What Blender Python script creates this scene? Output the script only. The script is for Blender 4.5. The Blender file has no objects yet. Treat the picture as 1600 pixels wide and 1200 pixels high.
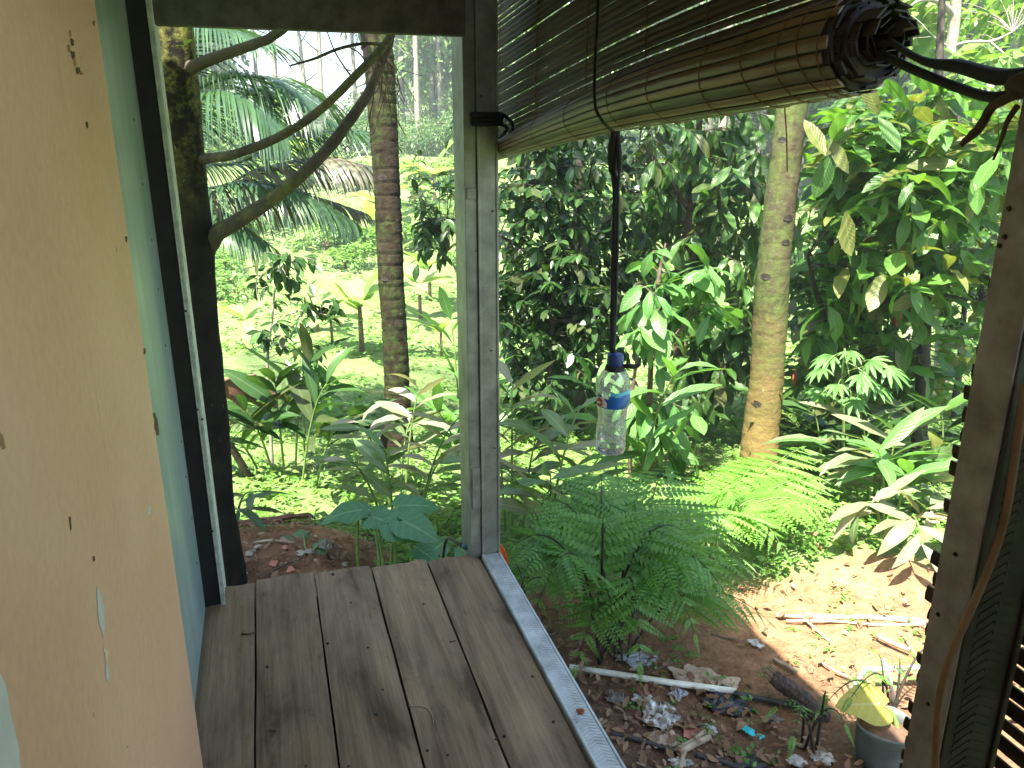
import bpy, math, random
import numpy as np
from mathutils import Vector, Matrix, noise

random.seed(7); rng = np.random.default_rng(7)
scene = bpy.context.scene
COL = scene.collection

# ------------------------------------------------------------------ camera, sky, sun, exposure
F_PX = 1240.0; PITCH = math.radians(17.4); CAM_H = 1.5
cam_d = bpy.data.cameras.new('camera'); cam = bpy.data.objects.new('camera', cam_d); COL.objects.link(cam)
cam.location = (0, 0, CAM_H); cam.rotation_euler = (math.pi/2 - PITCH, 0, 0)
cam_d.sensor_width = 36; cam_d.lens = 36*F_PX/1600; cam_d.clip_end = 2000; cam_d.clip_start = 0.05
scene.camera = cam

SUN_TRAVEL = Vector((0.165, 0.417, -1.0)).normalized()
world = bpy.data.worlds.new('World'); scene.world = world; world.use_nodes = True
wn = world.node_tree.nodes; wl = world.node_tree.links
sky = wn.new('ShaderNodeTexSky'); sky.sky_type = 'NISHITA'; sky.sun_disc = False
sky.sun_elevation = math.asin(-SUN_TRAVEL.z); sky.sun_rotation = math.atan2(-SUN_TRAVEL.x, -SUN_TRAVEL.y)
sky.air_density = 1.0; sky.dust_density = 1.6; sky.ozone_density = 1.0
bg = wn['Background']; wl.new(sky.outputs[0], bg.inputs[0]); bg.inputs[1].default_value = 0.10
sun_d = bpy.data.lights.new('sun', 'SUN'); sun_d.energy = 5.0; sun_d.angle = math.radians(0.6); sun_d.color = (1.0, 0.955, 0.87)
sun = bpy.data.objects.new('sun', sun_d); COL.objects.link(sun)
sun.rotation_euler = SUN_TRAVEL.to_track_quat('-Z', 'Y').to_euler(); sun.location = (-5, -12, 30)
vs = scene.view_settings; vs.view_transform = 'Standard'; vs.look = 'None'; vs.gamma = 1; vs.exposure = 2.45
scene.display_settings.display_device = 'sRGB'
scene.cycles.max_bounces = 7; scene.cycles.diffuse_bounces = 4; scene.cycles.transparent_max_bounces = 12
scene.cycles.transmission_bounces = 8; scene.cycles.volume_bounces = 0; scene.cycles.sample_clamp_indirect = 6

# ------------------------------------------------------------------ measuring helpers
AZ = math.radians(17.1)
U = Vector((-math.sin(AZ), math.cos(AZ), 0)); W = Vector((math.cos(AZ), math.sin(AZ), 0)); Z = Vector((0, 0, 1))
EYE = Vector((0, 0, CAM_H))
def ray(x, y):
    a = (x-800)/F_PX; b = -(y-600)/F_PX
    return Vector((a, math.cos(PITCH)+b*math.sin(PITCH), -math.sin(PITCH)+b*math.cos(PITCH)))
def on_w(x, y, w):
    d = ray(x, y); return EYE + d*(w/d.dot(W))
def on_u(x, y, u):
    d = ray(x, y); return EYE + d*(u/d.dot(U))
def at(x, y, dist):
    d = ray(x, y); return EYE + d*(dist/d.y)
def uwz(u, w, z=0.0): return U*u + W*w + Z*z

# terrain: level beside the porch, a shallow valley of lawn, then a wooded hill
TY = [-200, 2, 3.2, 4.5, 6.5, 9, 13, 20, 28, 40, 60, 85, 130, 260]
TZ = [-0.5, -.5, -.52, -.68, -1.0, -1.40, -1.75, -1.8, -1.15, .2, 1.6, 2.2, 2.5, 1.0]
def height(x, y):
    x = np.asarray(x, float); y = np.asarray(y, float)
    ye = y + 0.30*np.clip(x-3, 0, 60)*np.clip((y-6)/14, 0, 1) 
    z = np.interp(ye-.5, TY, TZ)*.5 + np.interp(ye+.5, TY, TZ)*.5
    k = np.clip((y-4)/8, 0, 1)
    z = z + k*(.10*np.sin(x*.9+y*.35)+.07*np.sin(y*1.1-x*.5+1)+.16*np.sin(x*.23+2+y*.17))
    k2 = np.clip((y-12)/14, 0, 1)
    z = z + k2*.35*np.sin(y*.55+.4*np.sin(x*.3))
    z = z + .018*np.sin(x*5.1+1.3*np.sin(y*3.7))+.018*np.sin(y*6.3+x*2.2)
    # heap of earth behind the end of the porch floor
    z = z + .12*np.exp(-(((x+1.25)/.55)**2+((y-3.55)/.4)**2))
    # low bank beyond the bare terrace
    z = z + .10*np.exp(-(((x-1.9)/1.6)**2+((y-3.75)/.35)**2)) - .05*np.exp(-(((x-1.7)/.8)**2+((y-2.7)/.5)**2))
    return z
def hz(x, y): return float(height(x, y))
def ground(px, py):
    d = ray(px, py); t = 1.0
    for i in range(6000):
        p = EYE + d*t
        if p.z <= hz(p.x, p.y): break
        t *= 1.004
    return Vector((p.x, p.y, hz(p.x, p.y)))
def foot(p): return Vector((p.x, p.y, hz(p.x, p.y)))
def dirt_mask(x, y):
    x = np.asarray(x, float); y = np.asarray(y, float)
    def e(cx, cy, rx, ry): return 1-((x-cx)/rx)**2-((y-cy)/ry)**2
    m = np.maximum.reduce([e(.75, 2.45, .95, .62), e(1.85, 2.85, 1.45, .64), e(1.2, 2.2, 1.6, .7), e(-1.2, 3.5, .62, .42), e(0, 0, 2.2, 3.2)])
    m = m + .25*np.sin(x*7+2*np.sin(y*5))*np.sin(y*6.3+x)
    return np.clip(m*3+.3, 0, 1)

# ------------------------------------------------------------------ object helpers
def tag(o, label=None, cat=None, group=None, kind=None):
    if label: o['label'] = label
    if cat: o['category'] = cat
    if group: o['group'] = group
    if kind: o['kind'] = kind
    return o
def thing(name, loc, label, cat, group=None):
    o = bpy.data.objects.new(name, None); COL.objects.link(o); o.location = loc; o.empty_display_size = .1
    return tag(o, label, cat, group)
def wloc(o):
    v = Vector((0, 0, 0))
    while o: v += o.location; o = o.parent
    return v
class MB:
    def __init__(s): s.v = []; s.f = []; s.uv = []
    def quad(s, a, b, c, d):
        n = len(s.v); s.v += [a, b, c, d]; s.f.append((n, n+1, n+2, n+3))
    def box(s, c, ax, ay, az):        # centre and three half-axis vectors
        n = len(s.v); c = Vector(c)
        for k in (-1, 1):
            for j in (-1, 1):
                for i in (-1, 1): s.v.append(c+ax*i+ay*j+az*k)
        s.f += [(n, n+2, n+3, n+1), (n+4, n+5, n+7, n+6), (n, n+1, n+5, n+4), (n+2, n+6, n+7, n+3), (n, n+4, n+6, n+2), (n+1, n+3, n+7, n+5)]
        return s
    def ubox(s, u0, u1, w0, w1, z0, z1):
        return s.box(uwz((u0+u1)/2, (w0+w1)/2, (z0+z1)/2), U*((u1-u0)/2), W*((w1-w0)/2), Z*((z1-z0)/2))
    def tube(s, pts, rad, n=8, cap=True, wob=0.0):
        pts = [Vector(p) for p in pts]; m = len(pts)
        if not hasattr(rad, '__len__'): rad = [rad]*m
        base = len(s.v); prev = None
        for i, p in enumerate(pts):
            t = (pts[min(i+1, m-1)]-pts[max(i-1, 0)]).normalized()
            if prev is None:
                a = t.cross(Z) if abs(t.z) < .9 else t.cross(Vector((1, 0, 0)))
            else: a = prev - t*prev.dot(t)
            a.normalize(); prev = a; b = t.cross(a)
            for k in range(n):
                an = 2*math.pi*k/n; r = rad[i]*(1+wob*(random.random()-.5))
                s.v.append(p+a*(r*math.cos(an))+b*(r*math.sin(an)))
        for i in range(m-1):
            for k in range(n):
                s.f.append((base+i*n+k, base+i*n+(k+1) % n, base+(i+1)*n+(k+1) % n, base+(i+1)*n+k))
        if cap:
            s.f.append(tuple(base+k for k in range(n))[::-1]); s.f.append(tuple(base+(m-1)*n+k for k in range(n)))
        return s
    def build(s, name, mat, parent=None, smooth=False, bevel=0.0, loc=None):
        off = wloc(parent) if parent else (Vector(loc) if loc is not None else Vector((0, 0, 0)))
        me = bpy.data.meshes.new(name)
        me.from_pydata([tuple(Vector(v)-off) for v in s.v], [], s.f)
        me.materials.append(MAT[mat] if isinstance(mat, str) else mat)
        if smooth: me.polygons.foreach_set('use_smooth', [True]*len(me.polygons))
        me.update()
        o = bpy.data.objects.new(name, me); COL.objects.link(o)
        if parent: o.parent = parent
        elif loc is not None: o.location = loc
        if bevel:
            m = o.modifiers.new('bevel', 'BEVEL'); m.width = bevel; m.segments = 2; m.limit_method = 'ANGLE'
        return o
def bez(a, b, c, n):
    return [a*(1-t)**2+b*(2*t*(1-t))+c*t*t for t in [i/(n-1) for i in range(n)]]
def spline(pts, n):
    """Catmull-Rom through pts, n samples in all"""
    P = [Vector(p) for p in pts]; P = [P[0]*2-P[1]]+P+[P[-1]*2-P[-2]]; m = len(P)-3; out = []
    for i in range(n):
        s = i/(n-1)*m; k = min(int(s), m-1); t = s-k
        a, b, c, d = P[k:k+4]
        out.append(.5*((2*b)+(c-a)*t+(2*a-5*b+4*c-d)*t*t+(3*b-a-3*c+d)*t**3))
    return out
def lerp_list(vals, n):
    return list(np.interp(np.linspace(0, len(vals)-1, n), range(len(vals)), vals))

# ------------------------------------------------------------------ materials
MAT = {}
def new_mat(name):
    m = bpy.data.materials.new(name); m.use_nodes = True; MAT[name] = m
    nt = m.node_tree; return m, nt, nt.nodes, nt.links, nt.nodes['Principled BSDF']
def ramp(nodes, stops):
    r = nodes.new('ShaderNodeValToRGB'); e = r.color_ramp.elements
    while len(e) > 1: e.remove(e[-1])
    e[0].position = stops[0][0]; e[0].color = (*stops[0][1], 1)
    for p, c in stops[1:]:
        k = e.new(p); k.color = (*c, 1)
    return r
def math_n(nodes, links, op, a, b=None, c=None, clamp=False):
    n = nodes.new('ShaderNodeMath'); n.operation = op; n.use_clamp = clamp
    for i, x in enumerate((a, b, c)):
        if x is None: continue
        if isinstance(x, (int, float)): n.inputs[i].default_value = x
        else: links.new(x, n.inputs[i])
    return n.outputs[0]
def mixc(nodes, links, fac, a, b, mode='MIX'):
    n = nodes.new('ShaderNodeMix'); n.data_type = 'RGBA'; n.blend_type = mode
    if isinstance(fac, (int, float)): n.inputs[0].default_value = fac
    else: links.new(fac, n.inputs[0])
    for s, x in ((n.inputs[6], a), (n.inputs[7], b)):
        if isinstance(x, tuple): s.default_value = (*x, 1)
        else: links.new(x, s)
    return n.outputs[2]
def noise_n(nodes, links, scale, detail=4, rough=.55, vec=None, dist=0):
    n = nodes.new('ShaderNodeTexNoise'); n.inputs['Scale'].default_value = scale; n.inputs['Detail'].default_value = detail
    n.inputs['Roughness'].default_value = rough; n.inputs['Distortion'].default_value = dist
    if vec is not None: links.new(vec, n.inputs['Vector'])
    return n.outputs[0]
def coords(nodes, links, scale=(1, 1, 1), which='Object', rot=(0, 0, 0)):
    tc = nodes.new('ShaderNodeTexCoord'); mp = nodes.new('ShaderNodeMapping'); mp.inputs['Scale'].default_value = scale
    mp.inputs['Rotation'].default_value = rot
    src = tc.outputs[which]
    if rot != (0, 0, 0):
        mp.inputs['Rotation'].default_value = (0, 0, 0); m0 = nodes.new('ShaderNodeMapping'); m0.inputs['Rotation'].default_value = rot
        links.new(src, m0.inputs['Vector']); src = m0.outputs[0]
    links.new(src, mp.inputs['Vector']); return mp.outputs[0]
def bump(nodes, links, b, height_s, strength=.3, dist=.01):
    n = nodes.new('ShaderNodeBump'); n.inputs['Strength'].default_value = strength; n.inputs['Distance'].default_value = dist
    links.new(height_s, n.inputs['Height']); links.new(n.outputs[0], b.inputs['Normal']); return n
def rnd_socket(nodes, links):
    oi = nodes.new('ShaderNodeObjectInfo'); ge = nodes.new('ShaderNodeNewGeometry')
    return math_n(nodes, links, 'FRACT', math_n(nodes, links, 'ADD', oi.outputs['Random'], ge.outputs['Random Per Island']))
def leaf_mat(name, cols, rough=.42, trans=.35, tcol=None, veins=0, rib=None, spots=0.0, spec=.5):
    m, nt, N, L, b = new_mat(name)
    r = rnd_socket(N, L)
    stops = [(i/(len(cols)), c) for i, c in enumerate(cols)]
    cr = ramp(N, stops); L.new(r, cr.inputs[0]); c = cr.outputs[0]
    tc = N.new('ShaderNodeTexCoord')
    nz = noise_n(N, L, 9, 3, .6, tc.outputs['Object'])
    c = mixc(N, L, .55, c, mixc(N, L, nz, (.55, .55, .55), (1.35, 1.35, 1.3)), 'MULTIPLY')
    if rib:
        sp = N.new('ShaderNodeSeparateXYZ'); L.new(tc.outputs['UV'], sp.inputs[0])
        a = math_n(N, L, 'ABSOLUTE', math_n(N, L, 'SUBTRACT', sp.outputs[0], .5))
        mr = math_n(N, L, 'LESS_THAN', a, .035)
        c = mixc(N, L, math_n(N, L, 'MULTIPLY', mr, .55), c, rib)
        if veins:
            ph = math_n(N, L, 'SUBTRACT', math_n(N, L, 'MULTIPLY', sp.outputs[1], veins), math_n(N, L, 'MULTIPLY', a, veins*.45))
            wv = math_n(N, L, 'SINE', math_n(N, L, 'MULTIPLY', ph, 6.283))
            wv = math_n(N, L, 'POWER', math_n(N, L, 'MULTIPLY_ADD', wv, .5, .5), 3.0)
            c = mixc(N, L, math_n(N, L, 'MULTIPLY', wv, .16), c, rib)
            bump(N, L, b, wv, .35, .004)
    if spots:
        s = noise_n(N, L, 4.5, 5, .65, tc.outputs['Object'])
        k = math_n(N, L, 'MULTIPLY', math_n(N, L, 'GREATER_THAN', s, 1-spots), .8)
        c = mixc(N, L, k, c, (.16, .09, .03))
    L.new(c, b.inputs['Base Color']); b.inputs['Roughness'].default_value = rough
    b.inputs['Specular IOR Level'].default_value = spec
    t = N.new('ShaderNodeBsdfTranslucent')
    tc2 = mixc(N, L, 1.0, c, tcol or (1.5, 1.6, .6), 'MULTIPLY'); L.new(tc2, t.inputs[0])
    mx = N.new('ShaderNodeMixShader'); mx.inputs[0].default_value = trans
    L.new(b.outputs[0], mx.inputs[1]); L.new(t.outputs[0], mx.inputs[2]); L.new(mx.outputs[0], N['Material Output'].inputs[0])
    return m
def rough_mat(name, stops, scale=6, detail=6, rough=.8, bstr=.4, bdist=.01, map_scale=(1, 1, 1), metallic=0, spec=.4, perobj=.0, dist=0, rot=(0, 0, 0)):
    m, nt, N, L, b = new_mat(name)
    v = coords(N, L, map_scale, 'Object', rot)
    if perobj:
        oi = N.new('ShaderNodeObjectInfo'); va = N.new('ShaderNodeVectorMath'); va.operation = 'ADD'
        cb = N.new('ShaderNodeCombineXYZ')
        for i in range(3): L.new(math_n(N, L, 'MULTIPLY', oi.outputs['Random'], 37.0+i*11), cb.inputs[i])
        L.new(v, va.inputs[0]); L.new(cb.outputs[0], va.inputs[1]); v = va.outputs[0]
    n = noise_n(N, L, scale, detail, .6, v, dist)
    cr = ramp(N, stops); L.new(n, cr.inputs[0]); c = cr.outputs[0]
    if perobj:
        k = math_n(N, L, 'MULTIPLY_ADD', oi.outputs['Random'], perobj, 1-perobj/2)
        cb2 = N.new('ShaderNodeCombineColor')
        for i in range(3): L.new(k, cb2.inputs[i])
        c = mixc(N, L, 1.0, c, cb2.outputs[0], 'MULTIPLY')
    L.new(c, b.inputs['Base Color']); b.inputs['Roughness'].default_value = rough; b.inputs['Metallic'].default_value = metallic
    b.inputs['Specular IOR Level'].default_value = spec
    if bstr:
        n2 = noise_n(N, L, scale*3, 5, .6, v)
        bump(N, L, b, math_n(N, L, 'ADD', n, math_n(N, L, 'MULTIPLY', n2, .6)), bstr, bdist)
    return m

# leaves
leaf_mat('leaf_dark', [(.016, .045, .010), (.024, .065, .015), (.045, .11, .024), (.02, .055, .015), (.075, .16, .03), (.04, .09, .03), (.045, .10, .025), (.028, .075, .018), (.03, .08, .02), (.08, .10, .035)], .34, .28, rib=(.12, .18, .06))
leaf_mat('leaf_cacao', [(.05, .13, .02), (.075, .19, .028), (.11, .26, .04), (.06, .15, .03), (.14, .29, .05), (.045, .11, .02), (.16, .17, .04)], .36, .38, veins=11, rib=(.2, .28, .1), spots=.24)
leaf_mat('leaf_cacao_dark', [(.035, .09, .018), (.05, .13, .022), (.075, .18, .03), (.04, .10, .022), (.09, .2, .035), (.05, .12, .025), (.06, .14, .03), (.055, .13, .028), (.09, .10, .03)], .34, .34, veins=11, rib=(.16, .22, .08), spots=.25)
leaf_mat('leaf_lush', [(.06, .17, .035), (.09, .23, .05), (.12, .27, .06), (.075, .19, .04)], .38, .35, veins=10, rib=(.25, .34, .15))
leaf_mat('leaf_ginger', [(.07, .15, .04), (.10, .20, .06), (.14, .22, .09), (.18, .22, .12), (.08, .17, .045), (.24, .24, .15)], .33, .3, veins=0, rib=(.3, .36, .2), spots=.27)
leaf_mat('leaf_ginger_pale', [(.20, .20, .13), (.26, .25, .17), (.15, .19, .09), (.30, .27, .19), (.10, .17, .06)], .36, .28, rib=(.36, .36, .24), spots=.26)
leaf_mat('leaf_taro', [(.055, .17, .07), (.07, .20, .085), (.06, .18, .06)], .45, .3, veins=6, rib=(.22, .36, .2), tcol=(1.3, 1.6, .7))
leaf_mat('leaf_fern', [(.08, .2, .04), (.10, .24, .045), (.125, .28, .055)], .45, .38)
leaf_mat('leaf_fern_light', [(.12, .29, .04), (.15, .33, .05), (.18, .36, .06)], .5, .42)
leaf_mat('leaf_palm', [(.035, .08, .033), (.048, .10, .045), (.065, .13, .055), (.042, .085, .04)], .28, .26, tcol=(1.3, 1.6, .6))
leaf_mat('leaf_palm_old', [(.12, .12, .09), (.15, .14, .10), (.09, .12, .07), (.19, .16, .10)], .45, .25, tcol=(1.2, 1.1, .7))
leaf_mat('leaf_banana', [(.16, .28, .06), (.22, .33, .09), (.26, .34, .13)], .38, .4, veins=16, rib=(.34, .4, .2))
leaf_mat('leaf_yellow', [(.46, .40, .05), (.50, .40, .05), (.42, .40, .06)], .45, .35, veins=6, rib=(.5, .5, .2), tcol=(1.3, 1.2, .4))
leaf_mat('leaf_cover', [(.09, .2, .03), (.13, .27, .045), (.17, .32, .06), (.10, .22, .04), (.2, .3, .07)], .5, .38)
leaf_mat('grass', [(.135, .23, .06), (.17, .27, .08), (.21, .29, .10), (.15, .24, .07), (.25, .29, .13)], .55, .35)
leaf_mat('leaf_forest', [(.06, .13, .04), (.08, .17, .05), (.11, .2, .06), (.05, .11, .04), (.15, .22, .07)], .5, .35)
leaf_mat('leaf_light_tree', [(.12, .22, .05), (.16, .27, .06), (.2, .28, .08), (.1, .2, .05)], .5, .4)
leaf_mat('dead_leaf', [(.20, .12, .06), (.28, .18, .10), (.14, .08, .04), (.34, .25, .16), (.18, .10, .06)], .7, .15, tcol=(1.1, 1, .8), spec=.25)
leaf_mat('brown_leaf', [(.11, .06, .035), (.14, .075, .04), (.09, .05, .03)], .6, .1, tcol=(1.1, .9, .7), spec=.25)
# bark and wood
rough_mat('bark_dark', [(0.3, (.025, .02, .014)), (.55, (.06, .05, .035)), (.75, (.10, .09, .065))], 14, 7, .9, .7, .01)
rough_mat('bark_brown', [(0.3, (.07, .045, .028)), (.55, (.14, .095, .06)), (.75, (.22, .17, .12))], 16, 7, .9, .6, .008)
rough_mat('bark_pale', [(0.3, (.14, .12, .09)), (.55, (.3, .27, .2)), (.75, (.42, .38, .3))], 16, 7, .9, .5, .008)
def moss_bark(name, base, moss, lichen, z_lich, moss_lo=.45, moss_up=None, scale=9):
    m, nt, N, L, b = new_mat(name)
    tc = N.new('ShaderNodeTexCoord'); v = tc.outputs['Object']
    n1 = noise_n(N, L, scale, 7, .65, v); n2 = noise_n(N, L, 3.2, 6, .7, v); n3 = noise_n(N, L, 26, 6, .7, v); n4 = noise_n(N, L, 24, 6, .72, v, .6)
    cr = ramp(N, [(.3, tuple(x*.45 for x in base)), (.55, base), (.75, tuple(min(1, x*1.7) for x in base))]); L.new(n1, cr.inputs[0])
    mo = math_n(N, L, 'MULTIPLY', math_n(N, L, 'SUBTRACT', math_n(N, L, 'ADD', n2, math_n(N, L, 'MULTIPLY', math_n(N, L, 'SUBTRACT', n3, .5), .7)), moss_lo), 5.0, clamp=True)
    if moss_up is not None:
        sq = N.new('ShaderNodeSeparateXYZ'); L.new(v, sq.inputs[0])
        mo = math_n(N, L, 'MULTIPLY', mo, math_n(N, L, 'MULTIPLY_ADD', math_n(N, L, 'SUBTRACT', sq.outputs[2], moss_up), 1.2, .12, clamp=True))
    mcol = mixc(N, L, n3, tuple(x*.5 for x in moss), tuple(min(1, x*1.4) for x in moss))
    c = mixc(N, L, math_n(N, L, 'MULTIPLY', mo, .9), cr.outputs[0], mcol)
    if lichen:
        sp = N.new('ShaderNodeSeparateXYZ'); L.new(v, sp.inputs[0])
        k = math_n(N, L, 'MULTIPLY', math_n(N, L, 'SUBTRACT', z_lich, math_n(N, L, 'ADD', sp.outputs[2], math_n(N, L, 'MULTIPLY', math_n(N, L, 'SUBTRACT', n2, .5), 2.0))), 1.1, clamp=True)
        lc = mixc(N, L, n3, tuple(x*.55 for x in lichen), tuple(min(1, x*1.35) for x in lichen))
        c = mixc(N, L, math_n(N, L, 'MULTIPLY', k, .85), c, lc)
    wsp = math_n(N, L, 'MULTIPLY', math_n(N, L, 'SUBTRACT', n4, .66), 14.0, clamp=True)
    c = mixc(N, L, math_n(N, L, 'MULTIPLY', wsp, .6), c, (.42, .42, .36))
    L.new(c, b.inputs['Base Color']); b.inputs['Roughness'].default_value = .92; b.inputs['Specular IOR Level'].default_value = .2
    bump(N, L, b, math_n(N, L, 'ADD', n1, n3), .7, .012)
moss_bark('bark_mossy', (.016, .013, .009), (.25, .25, .06), None, 0, .38, 1.75)
moss_bark('bark_limb', (.075, .065, .045), (.13, .14, .045), None, 0, .50)
moss_bark('bark_palm', (.027, .019, .011), (.04, .06, .013), None, 0, .46)
moss_bark('bark_palm_lichen', (.075, .06, .035), (.085, .11, .028), (.24, .165, .055), 1.5, .40)
rough_mat('wood_rot', [(0.3, (.02, .015, .012)), (.55, (.06, .045, .035)), (.75, (.14, .11, .09))], 10, 8, .85, .8, .01, (9, 1, 9))
rough_mat('stick_pale', [(0.3, (.22, .165, .10)), (.55, (.38, .31, .21)), (.8, (.52, .46, .35))], 18, 5, .8, .3, .004)
rough_mat('stem_green', [(0.3, (.08, .14, .03)), (.6, (.16, .24, .06)), (.8, (.22, .26, .1))], 12, 4, .5, .1, .003)
rough_mat('stem_black', [(0.3, (.012, .01, .008)), (.7, (.04, .03, .02))], 20, 4, .6, .1, .003)
rough_mat('bark_sheet', [(0.3, (.10, .045, .03)), (.5, (.2, .10, .065)), (.7, (.34, .22, .15))], 5, 7, .75, .5, .008, (1, 3, 3))
# built things
def plank_mat():
    m, nt, N, L, b = new_mat('plank_wood')
    oi = N.new('ShaderNodeObjectInfo'); tc = N.new('ShaderNodeTexCoord')
    cb = N.new('ShaderNodeCombineXYZ')
    for i in range(3): L.new(math_n(N, L, 'MULTIPLY', oi.outputs['Random'], 31.0+i*17), cb.inputs[i])
    va = N.new('ShaderNodeVectorMath'); va.operation = 'ADD'; L.new(tc.outputs['Object'], va.inputs[0]); L.new(cb.outputs[0], va.inputs[1])
    def mp(s):
        k = N.new('ShaderNodeMapping'); k.inputs['Scale'].default_value = s; L.new(va.outputs[0], k.inputs[0]); return k.outputs[0]
    grain = noise_n(N, L, 1, 8, .7, mp((26, 1.3, 26)), .5)
    fine = noise_n(N, L, 1, 6, .7, mp((150, 5, 150)))
    patch = noise_n(N, L, 1, 6, .62, mp((6.5, 2.0, 6.5)), .6)
    spots = noise_n(N, L, 1, 5, .7, mp((30, 16, 30)))
    cr = ramp(N, [(.24, (.118, .075, .041)), (.45, (.21, .146, .085)), (.62, (.265, .192, .116)), (.8, (.345, .257, .166))]); L.new(grain, cr.inputs[0])
    pr = ramp(N, [(.33, (.36, .34, .31)), (.43, (.80, .78, .75)), (.52, (1.0, .98, .95)), (.68, (1.3, 1.26, 1.18))]); L.new(patch, pr.inputs[0])
    c = mixc(N, L, .95, cr.outputs[0], pr.outputs[0], 'MULTIPLY')
    sr = ramp(N, [(.26, (.5, .48, .46)), (.4, (1, 1, 1)), (.66, (1, 1, 1)), (.74, (1.4, 1.38, 1.32))]); L.new(spots, sr.inputs[0])
    c = mixc(N, L, .8, c, sr.outputs[0], 'MULTIPLY')
    fr = ramp(N, [(.3, (.72, .72, .72)), (.6, (1.1, 1.1, 1.1))]); L.new(fine, fr.inputs[0])
    c = mixc(N, L, .8, c, fr.outputs[0], 'MULTIPLY')
    k = math_n(N, L, 'MULTIPLY_ADD', oi.outputs['Random'], .22, .9); cc = N.new('ShaderNodeCombineColor')
    for i in range(3): L.new(k, cc.inputs[i])
    c = mixc(N, L, 1, c, cc.outputs[0], 'MULTIPLY')
    L.new(c, b.inputs['Base Color'])
    L.new(math_n(N, L, 'MULTIPLY_ADD', patch, .35, .55), b.inputs['Roughness']); b.inputs['Specular IOR Level'].default_value = .22
    bump(N, L, b, math_n(N, L, 'ADD', grain, math_n(N, L, 'MULTIPLY', fine, .7)), .45, .004)
plank_mat()
def peach_mat():
    m, nt, N, L, b = new_mat('peach_paint')
    tc = N.new('ShaderNodeTexCoord'); v = tc.outputs['Object']       # object x = along the wall, z = up
    big = noise_n(N, L, 1.6, 5, .6, v); fine = noise_n(N, L, 60, 4, .6, v)
    mpn = N.new('ShaderNodeMapping'); mpn.inputs['Scale'].default_value = (34, 34, 3.0); L.new(v, mpn.inputs[0])
    streak = noise_n(N, L, 1, 6, .65, mpn.outputs[0])
    c = ramp(N, [(.3, (.52, .292, .185)), (.55, (.585, .35, .232)), (.75, (.64, .405, .282))]); L.new(big, c.inputs[0])
    sr = ramp(N, [(.2, (.62, .52, .42)), (.36, (1, 1, 1)), (.66, (1, 1, 1)), (.8, (1.1, 1.09, 1.08))]); L.new(streak, sr.inputs[0])
    col = mixc(N, L, .8, c.outputs[0], sr.outputs[0], 'MULTIPLY')
    fr = ramp(N, [(.35, (.93, .93, .93)), (.65, (1.04, 1.04, 1.04))]); L.new(fine, fr.inputs[0])
    col = mixc(N, L, 1, col, fr.outputs[0], 'MULTIPLY')
    sp = noise_n(N, L, 30, 2, .5, v); sm = math_n(N, L, 'GREATER_THAN', sp, .77)
    col = mixc(N, L, math_n(N, L, 'MULTIPLY', sm, .75), col, (.12, .08, .05))
    L.new(col, b.inputs['Base Color']); b.inputs['Roughness'].default_value = .55
    bump(N, L, b, math_n(N, L, 'ADD', streak, fine), .12, .003)
peach_mat()
rough_mat('blue_paint', [(0.3, (.18, .25, .245)), (.5, (.24, .315, .305)), (.7, (.31, .38, .355))], 2.2, 5, .34, .08, .003, (6, 6, .8), 0, .5)
rough_mat('shade_black', [(0.3, (.006, .006, .006)), (.7, (.018, .017, .016))], 20, 5, .6, .1, .003)  # near-black: shade in the frame channel painted as colour
rough_mat('pale_trim', [(0.3, (.28, .30, .25)), (.5, (.5, .53, .46)), (.7, (.62, .65, .58))], 26, 6, .6, .2, .003)
rough_mat('fibre_beam', [(0.3, (.06, .057, .047)), (.5, (.105, .10, .083)), (.75, (.16, .15, .127))], 22, 8, .8, .4, .004)
rough_mat('galvanised', [(0.28, (.30, .31, .29)), (.5, (.46, .48, .46)), (.72, (.6, .62, .6))], 16, 7, .42, .1, .002, metallic=.45)
rough_mat('galvanised_mid', [(0.25, (.14, .128, .12)), (.5, (.26, .25, .24)), (.75, (.38, .37, .36))], 22, 7, .55, .15, .002, metallic=.25)  # mid tone; the near post flange's lit look is in this colour
rough_mat('galvanised_shaded', [(0.28, (.115, .12, .10)), (.5, (.205, .212, .18)), (.72, (.30, .31, .265))], 12, 7, .48, .1, .002, metallic=.35)  # darker copy of the sill metal, backlit shade painted in
rough_mat('galvanised_unlit', [(0.28, (.025, .023, .018)), (.5, (.05, .047, .037)), (.72, (.09, .085, .068))], 14, 7, .6, .1, .002, metallic=.2)  # same steel near black, shade of the unlit face painted in
rough_mat('rust', [(0.3, (.10, .03, .012)), (.6, (.3, .11, .04)), (.8, (.42, .2, .09))], 60, 5, .9, .4, .003)
rough_mat('screw_steel', [(0.3, (.12, .12, .12)), (.7, (.3, .3, .3))], 60, 3, .5, .1, .001, metallic=.7)
rough_mat('nail_dark', [(0.3, (.015, .012, .01)), (.7, (.05, .04, .03))], 60, 3, .7, .1, .001)
SLAT_ROT = (0, 0, -(math.pi/2+AZ))
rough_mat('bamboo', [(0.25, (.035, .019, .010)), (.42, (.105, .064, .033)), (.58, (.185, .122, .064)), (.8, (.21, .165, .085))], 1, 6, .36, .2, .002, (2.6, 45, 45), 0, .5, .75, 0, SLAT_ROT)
rough_mat('bamboo_backlit', [(0.25, (.022, .013, .008)), (.5, (.055, .034, .02)), (.75, (.10, .066, .038))], 1, 6, .5, .2, .002, (2.6, 45, 45), 0, .12, .6, 0, SLAT_ROT)  # darker copy of the bamboo, backlit shade put into its colour
rough_mat('thread_brown', [(0.3, (.10, .05, .025)), (.7, (.22, .11, .06))], 60, 3, .8, 0)
rough_mat('black_cord', [(0.3, (.008, .008, .009)), (.7, (.025, .025, .027))], 80, 4, .75, .3, .002)
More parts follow.
